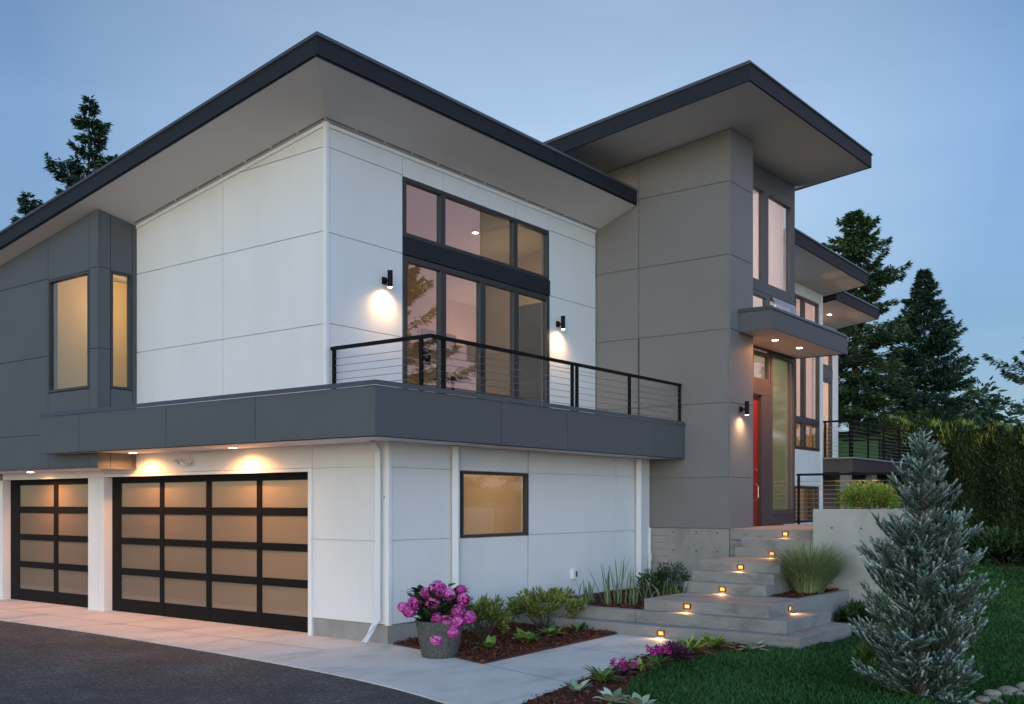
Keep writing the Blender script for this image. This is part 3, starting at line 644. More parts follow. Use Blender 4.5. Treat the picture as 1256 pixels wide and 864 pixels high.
lawn_edge = smooth_line([(5.25, -4.90), (3.9, -4.92), (3.27, -4.75), (2.6, -4.30), (1.4, -4.03), (.31, -4.06), (-.8, -4.38), (-1.7, -4.86), (-2.6, -5.7), (-3.3, -7.2), (-4.2, -9.5)])
lawn_poly = lawn_edge + [(-4.5, -14), (29, -24), (29, -1.2), (24.4, -1.6), (12.2, -1.7), (12.2, -3.9), (7.1, -5.09), (6.98, -4.55), (5.3, -4.55)]
sheet('lawn', lawn_poly, G + .0, 'lawn', .05, label='dark green mown lawn', cat='lawn')
bedB = [p for p in path_edge] + list(reversed(lawn_edge[8:]))
bedB = path_edge[:-1] + [(-4.1, -7.2)] + list(reversed([p for p in lawn_edge if p[0] > -3.4])) + [(3.9, -4.87), (2.9, -4.87)]
bedB_poly = path_edge[:-4] + [p for p in reversed(lawn_edge) if -3.2 < p[0] < 3.95] + [(2.9, -4.87)]
sheet('mulch_bed', bedB_poly, G + .012, 'soil', .05, label='dark bark mulch bed along the path and lawn', cat='mulch bed')
sheet('mulch_bed', bedA, G + .022, 'soil', .05, label='dark bark mulch bed at the foot of the white side wall', cat='mulch bed')
bedC = [(3.46, -2.115), (4.99, -2.115), (4.99, -2.02), (7.5, -2.02), (7.5, -.01), (3.46, -.01)]
sheet('mulch_bed', bedC, .262, 'soil', .2, label='raised bark mulch bed between the steps and the white wall', cat='mulch bed')
bedD = [(7.2, -4.88), (11.8, -3.82), (12.0, -3.72), (7.2, -3.72)]
sheet('mulch_bed', bedD, 1.72, 'soil', .2, label='bark mulch behind the tall retaining wall', cat='mulch bed')
bedE = [(5.02, -4.2), (6.98, -4.2), (6.98, -4.75), (5.6, -4.7), (5.02, -4.53)]
sheet('mulch_bed', bedE, G + .012, 'soil', .05, label='small bark mulch strip below the planter wall', cat='mulch bed')
bedF = [(23.4, -4.2), (24.2, -1.6), (29, -1.0), (29, -9), (23.6, -9)]
sheet('mulch_bed', bedF, G + .03, 'soil', .05, label='bark mulch strip along the foot of the tall hedge', cat='mulch bed')
bank = MB()
nx, ny = 14, 10
vs = [(24.5 + 26 * i / nx, .2 + 22 * k / ny, G - .1 + 6.3 * (1 - math.exp(-max(0, i / nx * 26) / 7.5)) + .12 * math.sin(i * 1.7 + k)) for i in range(nx + 1) for k in range(ny + 1)]
bank.add(vs, [(i * (ny + 1) + k, (i + 1) * (ny + 1) + k, (i + 1) * (ny + 1) + k + 1, i * (ny + 1) + k + 1) for i in range(nx) for k in range(ny)])
setp(bank.build('grass_bank', surface('bank_grass', (.075, .12, .03), .9, .3, .8, 20, .3, spec=.1), smooth=True), 'lighter green grass bank rising behind the deck', 'grass bank', None, 'structure')

# ------------------------------------------------------------------ plants
def unit(a): return a / np.maximum(np.linalg.norm(a, axis=-1, keepdims=True), 1e-9)
def rdir(n):
    return unit(rng.normal(size=(n, 3)))
class Leaves:
    """many small four-sided leaf faces gathered into one mesh"""
    def __init__(s): s.P = []; s.D = []; s.Nn = []; s.Ln = []; s.W = []; s.T = []
    def add(s, P, D, Nn, Ln, W, T):
        n = len(P); s.P.append(np.asarray(P, float)); s.D.append(unit(np.asarray(D, float))); s.Nn.append(unit(np.asarray(Nn, float)))
        for lst, a in ((s.Ln, Ln), (s.W, W), (s.T, T)): lst.append(np.broadcast_to(np.asarray(a, float), (n,)))
        return s
    def build(s, name, mat, parent=None, loc=None, fold=.18, mid=.42):
        P = np.concatenate(s.P); D = np.concatenate(s.D); Nn = np.concatenate(s.Nn); Ln = np.concatenate(s.Ln)[:, None]; W = np.concatenate(s.W)[:, None]; T = np.concatenate(s.T)
        S = unit(np.cross(D, Nn)); U = unit(np.cross(S, D)); n = len(P)
        o = np.array(ORG[parent.name]) if parent is not None else np.array(loc or (0, 0, 0), float)
        V = np.stack([P, P + D * Ln * mid + S * W / 2 + U * W * fold, P + D * Ln, P + D * Ln * mid - S * W / 2 + U * W * fold], 1).reshape(-1, 3) - o
        return raw_quads(name, V, np.repeat(T, 4), mat, parent, loc)
def raw_quads(name, V, T, mat, parent=None, loc=None, F=None):
    me = bpy.data.meshes.new(name); nv = len(V)
    if F is None: F = np.arange(nv).reshape(-1, 4)
    nf = len(F)
    me.vertices.add(nv); me.vertices.foreach_set('co', np.ascontiguousarray(V, dtype=np.float32).ravel())
    me.loops.add(nf * 4); me.loops.foreach_set('vertex_index', np.ascontiguousarray(F, dtype=np.int32).ravel())
    me.polygons.add(nf); me.polygons.foreach_set('loop_start', np.arange(0, nf * 4, 4, dtype=np.int32))
    try: me.polygons.foreach_set('loop_total', np.full(nf, 4, dtype=np.int32))
    except Exception: pass
    at = me.attributes.new('tint', 'FLOAT', 'POINT'); at.data.foreach_set('value', np.clip(T, 0, 1).astype(np.float32))
    me.update(calc_edges=True); me.validate(verbose=False)
    me.materials.append(M[mat] if isinstance(mat, str) else mat)
    return link(name, me, parent, loc)
def blades(name, P, az, tilt, ln, w, droop, T, mat, parent, seg=5, prof=None):
    """long curved leaves: start points, heading, lean from upright, length, width, droop"""
    P = np.asarray(P, float); n = len(P); az = np.broadcast_to(az, (n,)); tilt = np.broadcast_to(tilt, (n,)); ln = np.broadcast_to(ln, (n,)); w = np.broadcast_to(w, (n,)); droop = np.broadcast_to(droop, (n,)); T = np.broadcast_to(T, (n,))
    prof = prof or [.6, 1, .95, .8, .5, .04]
    h = np.stack([np.cos(az), np.sin(az), np.zeros(n)], 1); side = np.stack([-np.sin(az), np.cos(az), np.zeros(n)], 1)
    pts = [P]; cur = P.copy()
    for k in range(seg):
        a = tilt + droop * ((k + .5) / seg) ** 1.5
        cur = cur + (h * np.sin(a)[:, None] + np.array([0, 0, 1.]) * np.cos(a)[:, None]) * (ln / seg)[:, None]; pts.append(cur)
    V = []
    for k, p in enumerate(pts):
        ww = (w * prof[min(int(k * (len(prof) - 1) / seg + .5), len(prof) - 1)] / 2)[:, None]
        V += [p - side * ww, p + side * ww]
    V = np.stack(V, 1)                                          # n, 2(seg+1), 3
    m = 2 * (seg + 1); f = np.array([[2 * k, 2 * k + 1, 2 * k + 3, 2 * k + 2] for k in range(seg)])
    F = (np.arange(n)[:, None, None] * m + f[None]).reshape(-1, 4)
    return raw_quads(name, V.reshape(-1, 3) - np.array(ORG[parent.name]), np.repeat(T, m) , mat, parent, None, F)
def inside(poly, xy):
    x, y = xy[:, 0], xy[:, 1]; c = np.zeros(len(xy), bool); n = len(poly)
    for i in range(n):
        x1, y1 = poly[i]; x2, y2 = poly[(i + 1) % n]
        if y1 == y2: continue
        k = ((y1 > y) != (y2 > y)) & (x < (x2 - x1) * (y - y1) / (y2 - y1) + x1); c ^= k
    return c
CAM = np.array([-10.346, -9.967, 1.935])
# bark chips
lv = Leaves()
for poly, z, n in ((bedA, G + .022, 9000), (bedB_poly, G + .012, 12000), (bedC, .262, 8000), (bedE, G + .012, 900), (bedF, G + .03, 3000), ([(5.02, -4.02), (6.98, -4.02), (6.98, -3.51), (5.02, -3.51)], .43, 1500)):
    a = np.array(poly); lo, hi = a.min(0), a.max(0)
    q = lo + rng.random((n * 2, 2)) * (hi - lo); q = q[inside(poly, q)][:n]; k = len(q)
    D = rng.normal(size=(k, 3)); D[:, 2] *= .35; Nn = rng.normal(size=(k, 3)) * .5 + np.array([0, 0, 1.])
    lv.add(np.column_stack([q, z + .004 + rng.random(k) * .02]), D, Nn, .03 + .05 * rng.random(k), .012 + .016 * rng.random(k), rng.random(k) ** 1.6)
setp(lv.build('mulch_chips', 'chip', fold=.1), 'shredded bark chips lying on the planting beds', 'mulch', None, 'stuff')
# grass
M['grass'] = leafmat('grass_blades', (.014, .054, .012), (.027, .105, .022), (.06, .15, .036), .6, .2)
q = []
a = np.array(lawn_poly); lo, hi = np.maximum(a.min(0), -9), a.max(0); hi = np.minimum(hi, (28, 0)); lo[1] = -14
while sum(map(len, q)) < 150000:
    c = lo + rng.random((400000, 2)) * (hi - lo); d2 = ((c - CAM[:2]) ** 2).sum(1)
    keep = inside(lawn_poly, c) & (rng.random(len(c)) < np.minimum(1, 60 / d2)); q.append(c[keep])
q = np.concatenate(q)[:150000]; n = len(q); dist = np.sqrt(((q - CAM[:2]) ** 2).sum(1))
wv = np.sin(q[:, 0] * 2.1 + q[:, 1] * .7) * .5 + np.sin(q[:, 1] * 3.3 - q[:, 0] * .9) * .5
D = rng.normal(size=(n, 3)) * .55; D[:, 2] = 1; D[:, 0] += .25 * wv
lv = Leaves().add(np.column_stack([q, np.full(n, G)]), D, rng.normal(size=(n, 3)), .045 + .035 * rng.random(n) + .008 * wv, .005 + .0009 * dist, np.clip(.45 + .22 * wv + .25 * rng.normal(size=n), 0, 1))
setp(lv.build('grass', 'grass', fold=0, mid=.3), 'short mown grass blades covering the lawn', 'grass', None, 'stuff')

# shrubs of small leaves on stems
def shrub(name, label, cat, c, r, n, leaf, mat, stems=9, group=None, gaps=.35, base=.12, up=.4, clumps=26, hollow=.5):
    x, y, z = c; rx, ry, rz_ = r
    t = thing(name, c, label, cat, group)
    m = MB(); cl = []
    for k in range(clumps):
        a = rng.random() * 6.283; e = math.asin(min(1, max(-.2, rng.random() * 1.15 - .12))); f = .62 + .36 * rng.random()
        cl.append((x + rx * f * math.cos(a) * math.cos(e), y + ry * f * math.sin(a) * math.cos(e), z + base * rz_ + rz_ * (1 - base) * max(.05, f * (.35 + .65 * math.sin(e)))))
    for p in cl[:stems * 2]:
        s = (x + (p[0] - x) * .12, y + (p[1] - y) * .12, z - .01)
        mid = tuple((s[i] + p[i]) / 2 + (0, 0, .08 * rz_)[i] + rng.normal() * .03 * rx for i in range(3))
        m.tube([s, mid, p], [.011 * (rz_ + .3), .007 * (rz_ + .3), .003], 5)
    m.build('stem', 'stem', t)
    lv = Leaves(); per = n // clumps
    for p in cl:
        d = rdir(per); rr = (rng.random(per) ** .5)[:, None] * np.array([rx, ry, rz_]) * gaps
        P = np.array(p) + d * rr; P[:, 2] = np.maximum(P[:, 2], z + .01)
        D = unit(P - np.array([x, y, z + rz_ * .25])) + d * .9; D[:, 2] += up
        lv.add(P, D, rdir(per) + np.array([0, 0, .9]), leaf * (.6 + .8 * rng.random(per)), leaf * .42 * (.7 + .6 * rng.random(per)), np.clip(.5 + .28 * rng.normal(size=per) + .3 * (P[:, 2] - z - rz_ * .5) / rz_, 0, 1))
    lv.build('foliage', mat, t); return t
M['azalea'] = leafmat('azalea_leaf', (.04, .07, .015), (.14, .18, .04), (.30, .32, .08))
M['deep'] = leafmat('deep_green_leaf', (.01, .025, .01), (.025, .06, .02), (.06, .12, .035))
M['lime'] = leafmat('lime_leaf', (.06, .12, .015), (.2, .3, .04), (.36, .45, .1))
M['mid'] = leafmat('mid_green_leaf', (.02, .06, .012), (.06, .14, .03), (.16, .25, .07))
M['purple'] = leafmat('purple_leaf', (.022, .008, .016), (.07, .022, .05), (.16, .06, .12))
M['varieg'] = leafmat('cream_edged_leaf', (.05, .10, .04), (.32, .40, .25), (.7, .72, .6))
M['hosta'] = leafmat('hosta_leaf', (.05, .12, .02), (.12, .22, .04), (.25, .34, .08))
M['pink'] = leafmat('magenta_petal', (.30, .012, .16), (.55, .03, .30), (.72, .12, .45))
M['hyd'] = leafmat('hydrangea_petal', (.33, .03, .20), (.62, .075, .40), (.82, .30, .62), .6)
M['iris'] = leafmat('iris_blade', (.04, .09, .04), (.10, .17, .08), (.20, .27, .12))
M['fount'] = leafmat('fountain_grass_blade', (.09, .15, .05), (.22, .30, .13), (.44, .48, .28))
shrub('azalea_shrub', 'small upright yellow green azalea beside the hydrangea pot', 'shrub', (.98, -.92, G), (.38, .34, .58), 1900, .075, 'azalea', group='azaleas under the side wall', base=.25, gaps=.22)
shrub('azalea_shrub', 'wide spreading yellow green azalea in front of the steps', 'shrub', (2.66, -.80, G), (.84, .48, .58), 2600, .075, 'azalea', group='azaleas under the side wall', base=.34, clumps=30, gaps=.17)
shrub('evergreen_shrub', 'dark green shrub against the concrete foundation of the grey tower', 'shrub', (6.95, -.75, .26), (.34, .28, .50), 1100, .06, 'deep', gaps=.3)
shrub('evergreen_shrub', 'dark leafy shrub behind the irises by the white downspout', 'shrub', (5.7, -.95, .26), (.20, .18, .42), 520, .06, 'deep', gaps=.3)
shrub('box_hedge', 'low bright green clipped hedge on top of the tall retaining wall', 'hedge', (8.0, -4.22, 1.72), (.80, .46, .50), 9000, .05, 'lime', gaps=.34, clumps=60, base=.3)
shrub('leafy_shrub', 'low dark leafy perennial at the foot of the retaining wall', 'shrub', (6.35, -4.48, G), (.42, .22, .24), 700, .13, 'deep', stems=3, gaps=.4, clumps=14)
shrub('leafy_shrub', 'small rounded green shrub beside the base of the retaining wall', 'shrub', (6.8, -4.72, G), (.25, .25, .38), 700, .08, 'mid', stems=3, gaps=.4, clumps=12)
# rosettes of broad leaves
def rosette(name, label, cat, c, n, ln, w, mat, group=None, tilt=(.5, 1.25), droop=.8, flowers=0):
    t = thing(name, c, label, cat, group)
    az = rng.random(n) * 6.283; ti = rng.uniform(*tilt, n)
    P = np.array(c) + np.column_stack([np.cos(az) * .02, np.sin(az) * .02, np.zeros(n)])
    blades('leaf_rosette', P, az, ti, ln * (.7 + .5 * rng.random(n)), w * (.7 + .5 * rng.random(n)), droop * (.6 + .7 * rng.random(n)), rng.random(n), mat, t, 5, [.15, .7, 1, .95, .55, .05])
    if flowers:
        lv = Leaves()
        for k in range(flowers):
            a = rng.random() * 6.283; r = rng.random() ** .5 * ln * .9; p = np.array(c) + np.array([math.cos(a) * r, math.sin(a) * r, ln * (.65 + .35 * rng.random())])
            m = 12; az2 = rng.random(m) * 6.283
            lv.add(np.repeat(p[None], m, 0) + rng.normal(size=(m, 3)) * .014, np.column_stack([np.cos(az2), np.sin(az2), .4 + .5 * rng.random(m)]), np.tile([0, 0, 1.], (m, 1)), .032, .028, rng.random(m))
        lv.build('blossom', 'pink', t)
    return t
hg = 'hostas and perennials in the planting beds'
for lab, x, y, n, ln, w, mt in [
    ('small pale green hosta just right of the hydrangea pot', .42, -1.48, 16, .24, .10, 'hosta'),
    ('green hosta in the bed between the two azaleas', 1.17, -1.55, 20, .26, .13, 'hosta'),
    ('green hosta below the wide azalea', 1.98, -1.40, 20, .26, .13, 'hosta'),
    ('small green perennial in the bed corner beside the lowest step', 2.62, -1.45, 26, .24, .06, 'mid')]:
    rosette('hosta', lab, 'plant', (x, y, G + .02), n, ln, w, mt, hg)
for lab, nm, x, y, n, ln, w, mt, fl_ in [
    ('cream edged hosta nearest the bottom edge of the path', 'variegated_hosta', -1.46, -4.12, 16, .21, .075, 'varieg', 0),
    ('cream edged hosta at the lawn corner, left of a matching one', 'variegated_hosta', -1.72, -4.72, 18, .22, .09, 'varieg', 0),
    ('cream edged hosta at the lawn corner, nearest the bottom of the picture', 'variegated_hosta', -1.75, -5.05, 16, .20, .085, 'varieg', 0),
    ('low green perennial in the path bed before the first pink flowers', 'perennial', -.80, -4.03, 40, .24, .05, 'mid', 0),
    ('small magenta flowering plant by the path, the smaller one nearer the driveway', 'flowering_plant', -.30, -4.02, 24, .17, .05, 'purple', 20),
    ('yellow green ground plant between the two magenta flowers', 'perennial', .16, -3.97, 46, .20, .05, 'lime', 0),
    ('magenta flowering plant beside the purple leaved clump', 'flowering_plant', .66, -3.90, 24, .20, .05, 'mid', 26),
    ('lime green narrow leaved plant in front of the steps', 'perennial', 1.70, -3.82, 70, .34, .045, 'lime', 0),
    ('pale variegated clump below the lowest step', 'perennial', 2.36, -3.86, 60, .30, .05, 'lime', 0),
    ('white leaved clump at the lawn side corner of the lowest step', 'variegated_hosta', 2.42, -4.38, 34, .20, .07, 'varieg', 0)]:
    rosette(nm, lab, 'plant', (x, y, G + .01), n, ln, w, mt, hg, flowers=fl_)
hx = shrub('purple_heuchera', 'dark purple leaved clump in the bed along the path', 'plant', (1.10, -3.93, G), (.22, .17, .16), 700, .075, 'purple', stems=2, group=hg, gaps=.4, clumps=16)
shrub('small_shrub', 'thin small shrub with pale leaf tips on the lawn left of the blue spruce', 'shrub', (.85, -6.45, G), (.22, .22, .42), 420, .07, 'mid', stems=6, gaps=.3, clumps=16, base=.2)
# upright irises
def iris(label, x, y, n, ln, spread=.09, tl=.22, mat='iris', dr=.25):
    t = thing('iris', (x, y, .26), label, 'plant', 'irises and lilies in the raised bed')
    P = np.column_stack([x + rng.normal(size=n) * spread, y + rng.normal(size=n) * spread, np.full(n, .26)])
    blades('leaf_fan', P, rng.random(n) * 6.283, np.abs(rng.normal(size=n)) * tl, ln * (.55 + .5 * rng.random(n)), .028, dr * rng.random(n), rng.random(n), mat, t, 6, [1, 1, .9, .8, .6, .05])
iris('short fan of iris leaves below the white outlet box', 3.95, -.80, 20, .44)
iris('tallest iris clump in the raised bed with straight blades', 3.95, -1.28, 18, .85, .09, .16)
iris('medium tall iris clump right of the tallest one', 4.10, -1.62, 11, .62, .07, .18)
iris('sparse drooping daylily leaves in the middle of the raised bed', 4.55, -1.60, 14, .55, .2, .5, 'iris', 1.3)
iris('bushy green lily at the corner of the broad landing', 4.72, -1.95, 34, .42, .10, .3, 'mid', .6)
# fountain grass
t = thing('fountain_grass', (6.08, -3.80, .43), 'large arching pale green fountain grass beside the steps', 'ornamental grass')
n = 2600; az = rng.random(n) * 6.283; rr = rng.random(n) ** .5
P = np.column_stack([6.08 + np.cos(az) * rr * .30, -3.80 + np.sin(az) * rr * .20, np.full(n, .43)])
blades('blade_tuft', P, az + rng.normal(size=n) * .5, .08 + .45 * rr,   .62 + .40 * rng.random(n), .009, .35 + 1.0 * rng.random(n) * (.4 + rr), np.clip(.5 + .25 * rng.normal(size=n), 0, 1), 'fount', t, 7, [1, 1, .9, .8, .6, .3])

# potted hydrangea
px, py = -.40, -1.30
pt = thing('stone_pot', (px, py, G), 'round tapered grey stone planter pot on the concrete path', 'pot')
MB().lathe([(.225, G), (.235, G + .02), (.275, G + .25), (.31, G + .43), (.32, G + .455), (.315, G + .475), (.285, G + .475), (.275, G + .40)], px, py, 48, 12, .018).build('pot', 'stone', pt, smooth=True)
MB().lathe([(.282, G + .39), (.282, G + .42)], px, py, 24).build('potting_soil', 'soil', pt)
hy = thing('hydrangea', (px, py, G + .42), 'bushy hydrangea with magenta pink flower heads growing in the stone pot', 'hydrangea')
heads = [(-.4, -1.64, .81, .065), (-.39, -1.66, .69, .082), (-.57, -1.42, .80, .119), (-.49, -1.53, .75, .086), (-.65, -1.32, .76, .07), (-.6, -1.38, .65, .097), (-.73, -1.21, .64, .085), (-.82, -1.09, .6, .065), (-.77, -1.15, .55, .076), (-.43, -1.61, .55, .104), (-.57, -1.42, .46, .091), (-.51, -1.5, .44, .085), (-.34, -1.72, .47, .082), (-.43, -1.6, .42, .086), (-.47, -1.56, .3, .091), (-.58, -1.41, .21, .088), (-.32, -1.2, .78, .08), (-.15, -1.35, .62, .09), (-.3, -1.05, .66, .08)]
sm = MB()
for hxx, hyy, hz, hr in heads:
    vv = np.array([hxx - px, hyy - py, (hz - .52) * .5]); c = np.array([hxx, hyy, hz]) + vv / max(.05, np.linalg.norm(vv)) * .035; hr = hr * rng.uniform(.86, 1.08); m = 260; tv_ = rng.normal() * .16; d = rdir(m); P = c + d * hr * (.82 + .2 * rng.random(m))[:, None]
    lv = Leaves(); tan = unit(np.cross(d, rdir(m))); bit = np.cross(d, tan); tt = np.clip(.42 + tv_ + .28 * rng.normal(size=m) + .25 * d[:, 2], 0, 1)
    for k in range(4):
        ang = k * math.pi / 2; dd = tan * math.cos(ang) + bit * math.sin(ang); lv.add(P, dd + d * .35, d, .020, .018, tt)
    lv.build('flower_head', 'hyd', hy, fold=.05, mid=.55)
    sm.tube([(px + (hxx - px) * .25, py + (hyy - py) * .25, G + .42), ((px + hxx) / 2, (py + hyy) / 2, (.45 + hz) / 2 + .05), (hxx, hyy, hz)], [.007, .006, .004], 5)
sm.build('stem', 'stem', hy)
n = 300; a = rng.random(n) * 6.283; zz = rng.random(n)
P = np.column_stack([px + np.cos(a) * (.10 + .17 * np.sin(zz * 2.6)), py + np.sin(a) * (.10 + .17 * np.sin(zz * 2.6)), G + .44 + .36 * zz]); P += rng.normal(size=P.shape) * .05
P[:, 2] = np.maximum(P[:, 2], G + .42)
blades('foliage', P, a + rng.normal(size=n) * .5, .7 + .5 * rng.random(n),   .15 + .08 * rng.random(n), .10, .5 + .5 * rng.random(n), rng.random(n), 'deep', hy, 4, [.2, .8, 1, .6, .05])

# blue spruce in the foreground
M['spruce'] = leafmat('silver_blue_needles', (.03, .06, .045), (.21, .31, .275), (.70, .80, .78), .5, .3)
sx, sy = .40, -7.12
sp = thing('blue_spruce', (sx, sy, G), 'young silvery blue fir standing on the lawn in front of the hedge', 'tree')
HT = 2.72
MB().tube([(sx, sy, G - .05), (sx + .01, sy, .8), (sx - .012, sy + .01, 1.7), (sx + .01, sy, 2.3), (sx - .008, sy - .005, G + HT)], [.055, .042, .026, .015, .006], 8).tube([(sx, sy, G + HT - .1), (sx - .03, sy + .02, G + HT + .0)], [.006, .004], 5).build('trunk', surface('pale_bark', (.13, .10, .075), .9, .2, 10, 40, .3), sp)
prof = [(.02, .62), (.25, .70), (.7, .76), (1.15, .70), (1.55, .70), (1.66, .52), (1.74, .26), (1.86, .36), (2.1, .37), (2.3, .28), (2.45, .20), (2.6, .12), (2.75, .05)]
def rad_at(z):
    for (a, b), (c, d) in zip(prof[:-1], prof[1:]):
        if a <= z <= c: return b + (d - b) * (z - a) / (c - a)
    return prof[0][1] if z < prof[0][0] else prof[-1][1]
tw_P, tw_D, tw_L, tw_S = [], [], [], []; br = MB()
z = .03; wh = 0
while z < HT - .16:
    nb = 10 if z < 1.5 else 7
    ph = rng.random() * 6.283
    for k in range(nb):
        if rng.random() < .13: continue
        az = ph + 6.283 * k / nb + rng.normal() * .3; Rr = rad_at(z + .22) * rng.choice([.5, .68, .78, .86, .95])
        el0 = .22 + .34 * z / HT + rng.normal() * .16; p0 = np.array([sx, sy, z + G + rng.normal() * .02])
        pts = [p0]; nseg = 6
        for i in range(nseg):
            e = el0 + .55 * (i / nseg) ** 1.3
            pts.append(pts[-1] + np.array([math.cos(az) * math.cos(e), math.sin(az) * math.cos(e), math.sin(e)]) * Rr / nseg / max(.6, math.cos(el0 + .2)))
        br.tube(pts, list(np.linspace(.004 + .010 * Rr, .003, nseg + 1)), 5)
        pts = np.array(pts); side = np.array([-math.sin(az), math.cos(az), 0])
        s = .10
        while s <= 1.0:
            f = s * nseg; i = min(int(f), nseg - 1); p = pts[i] + (pts[i + 1] - pts[i]) * (f - i); d = unit(pts[i + 1] - pts[i])
            for sg in (-1, 1):
                if rng.random() < .08: continue
                dl = unit(d * .72 + side * sg * rng.uniform(.55, .95) + np.array([0, 0, rng.uniform(.1, .75)]))
                ll = rng.uniform(.10, .17) * (1.35 - .45 * s)
                tw_P.append(p); tw_D.append(dl); tw_L.append(ll); tw_S.append(s)
                if s < .8 and Rr > .3:
                    for q_ in (.45, .85):
                        p2 = p + dl * ll * q_; d2 = unit(dl + side * sg * rng.uniform(-.8, .8) + d * rng.uniform(.0, .7) + np.array([0, 0, rng.uniform(.0, .7)]))
                        tw_P.append(p2); tw_D.append(d2); tw_L.append(ll * rng.uniform(.6, .9)); tw_S.append(s + .08)
            s += rng.uniform(.05, .075) / max(Rr, .22) 
        tw_P.append(pts[-2]); tw_D.append(unit(pts[-1] - pts[-2])); tw_L.append(.12); tw_S.append(1.05)
    z += rng.uniform(.095, .135) if z < 1.5 else rng.uniform(.12, .16)
for i in range(14):
    e = rng.uniform(.5, 1.2); az = rng.random() * 6.283
    tw_P.append(np.array([sx, sy, G + HT - .28 + .24 * i / 14])); tw_D.append(np.array([math.cos(az) * math.cos(e), math.sin(az) * math.cos(e), math.sin(e)])); tw_L.append(.11); tw_S.append(.9)
br.build('branch', 'stem', sp)
tw_P = np.array(tw_P); tw_D = unit(np.array(tw_D)); tw_L = np.array(tw_L); tw_S = np.array(tw_S); nt_ = len(tw_P)
lv = Leaves(); per = 36
a1 = unit(np.cross(tw_D, np.array([.13, .21, 1.]))); a2 = np.cross(tw_D, a1)
twr = rng.normal(size=nt_) * .17
for k in range(per):
    t_ = (k + rng.random(nt_)) / per; an = k * 2.399 + rng.normal(size=nt_) * .3
    rd = a1 * np.cos(an)[:, None] + a2 * np.sin(an)[:, None]
    D = tw_D * (.75 + .5 * t_)[:, None] + rd * .85; D[:, 2] += .25
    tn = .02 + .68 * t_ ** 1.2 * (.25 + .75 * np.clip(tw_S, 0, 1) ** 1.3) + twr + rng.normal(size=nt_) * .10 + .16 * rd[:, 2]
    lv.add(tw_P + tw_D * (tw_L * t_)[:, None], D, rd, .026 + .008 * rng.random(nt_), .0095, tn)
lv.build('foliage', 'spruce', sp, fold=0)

# tall conifers
M['fir'] = leafmat('dark_fir_needles', (.012, .038, .028), (.042, .098, .066), (.10, .175, .10))
M['firg'] = leafmat('green_fir_needles', (.014, .044, .024), (.055, .118, .052), (.14, .21, .085))
def conifer(name, label, base, Ht, Rm, mat, seed, lo=.12, levels=60, droop=.35, ragged=.35, leaf=1.0, pw=.85, group=None, sparse=1.0, trunk=None):
    r = np.random.default_rng(seed); x, y, z0 = base
    t = thing(name, base, label, 'tree', group)
    lean = r.normal(size=2) * .003
    def tp(h): return np.array([x + lean[0] * h + .1 * math.sin(h * .5 + seed), y + lean[1] * h, z0 + h])
    MB().tube([tp(Ht * k / 8) for k in range(9)], [max(.02, (trunk or Ht * .016) * (1 - k / 8.3)) for k in range(9)], 8).build('trunk', 'bark', t)
    lv = Leaves(); bm = MB()
    for li in range(levels):
        u = (li + r.random()) / levels; h = Ht * (lo + (1 - lo) * u ** .92)
        nb = r.integers(3, 6)
        for k in range(nb):
            az = r.random() * 6.283; ln = max(.12, Rm * (1 - u) ** pw * (1 + ragged * r.normal()) + .10)
            ln = min(ln, Rm * 1.25); p = tp(h); el = (.55 * u - droop * (1 - u)) + r.normal() * .12
            ns = max(3, int(ln / .28)); pts = [p]; hd_ = np.array([math.cos(az), math.sin(az), 0]); sd = np.array([-math.sin(az), math.cos(az), 0])
            for i in range(ns):
                e = el + .5 * (i / ns) ** 2 - .15 * math.sin(i / ns * 3.1)
                pts.append(pts[-1] + (hd_ * math.cos(e) + np.array([0, 0, math.sin(e)])) * ln / ns)
            pts = np.array(pts)
            if li % 3 == 0 and k < 2: bm.tube(pts[::max(1, ns // 3)], [.012 + .006 * ln * (1 - j / 4) for j in range(len(pts[::max(1, ns // 3)]))], 4, False)
            m = int(2.4 * sparse * (10 + 34 * ln)); s = .12 + .9 * r.random(m) ** .75; f = np.clip(s, 0, .999) * ns; i0 = f.astype(int); P = pts[i0] + (pts[i0 + 1] - pts[i0]) * (f - i0)[:, None]
            wd = ln * .30 * (1.05 - np.clip(s, 0, 1)) + .06
            sgn = r.choice([-1, 1], m); P = P + sd * (sgn * wd * r.random(m))[:, None] + np.array([0, 0, 1.]) * (-.10 * r.random(m) * (1 + .5 * ln))[:, None]
            D = hd_ * .8 + sd * (sgn * r.uniform(.2, 1.1, m))[:, None] + np.array([0, 0, 1.]) * (r.normal(size=m) * .35 - .12)[:, None]
            Nn = r.normal(size=(m, 3)) * .5 + np.array([0, 0, 1.])
            ct = r.normal() * .14
            lv.add(P, D, Nn, leaf * (.12 + .16 * r.random(m)), leaf * (.05 + .04 * r.random(m)), np.clip(.42 + ct + .2 * r.normal(size=m) + .22 * (np.clip(s, 0, 1) - .5), 0, 1))
    lv.build('crown', mat, t, fold=.1)
    bm.build('branch', 'bark', t)
    return t
conifer('conifer_tree', 'tall dark fir rising behind the left end of the main roof', (19.6, 41.7, -.5), 24.4, 3.1, 'fir', 3, .35, 60, .30, .35, 1.5, .75, 'tall conifers round the house', .75)
conifer('conifer_tree', 'small fir tip just clearing the roof edge at the far left', (17.74, 44.2, -.5), 19.3, 2.3, 'fir', 5, .4, 40, .2, .3, 1.5, .8, 'tall conifers round the house', .75)
conifer('conifer_tree', 'tall fir with a bare visible trunk directly behind the deck', (37.8, 5.9, 4.7), 11.0, 2.8, 'firg', 8, .07, 60, .28, .32, 1.15, .68, 'tall conifers round the house', 1.35, .22)
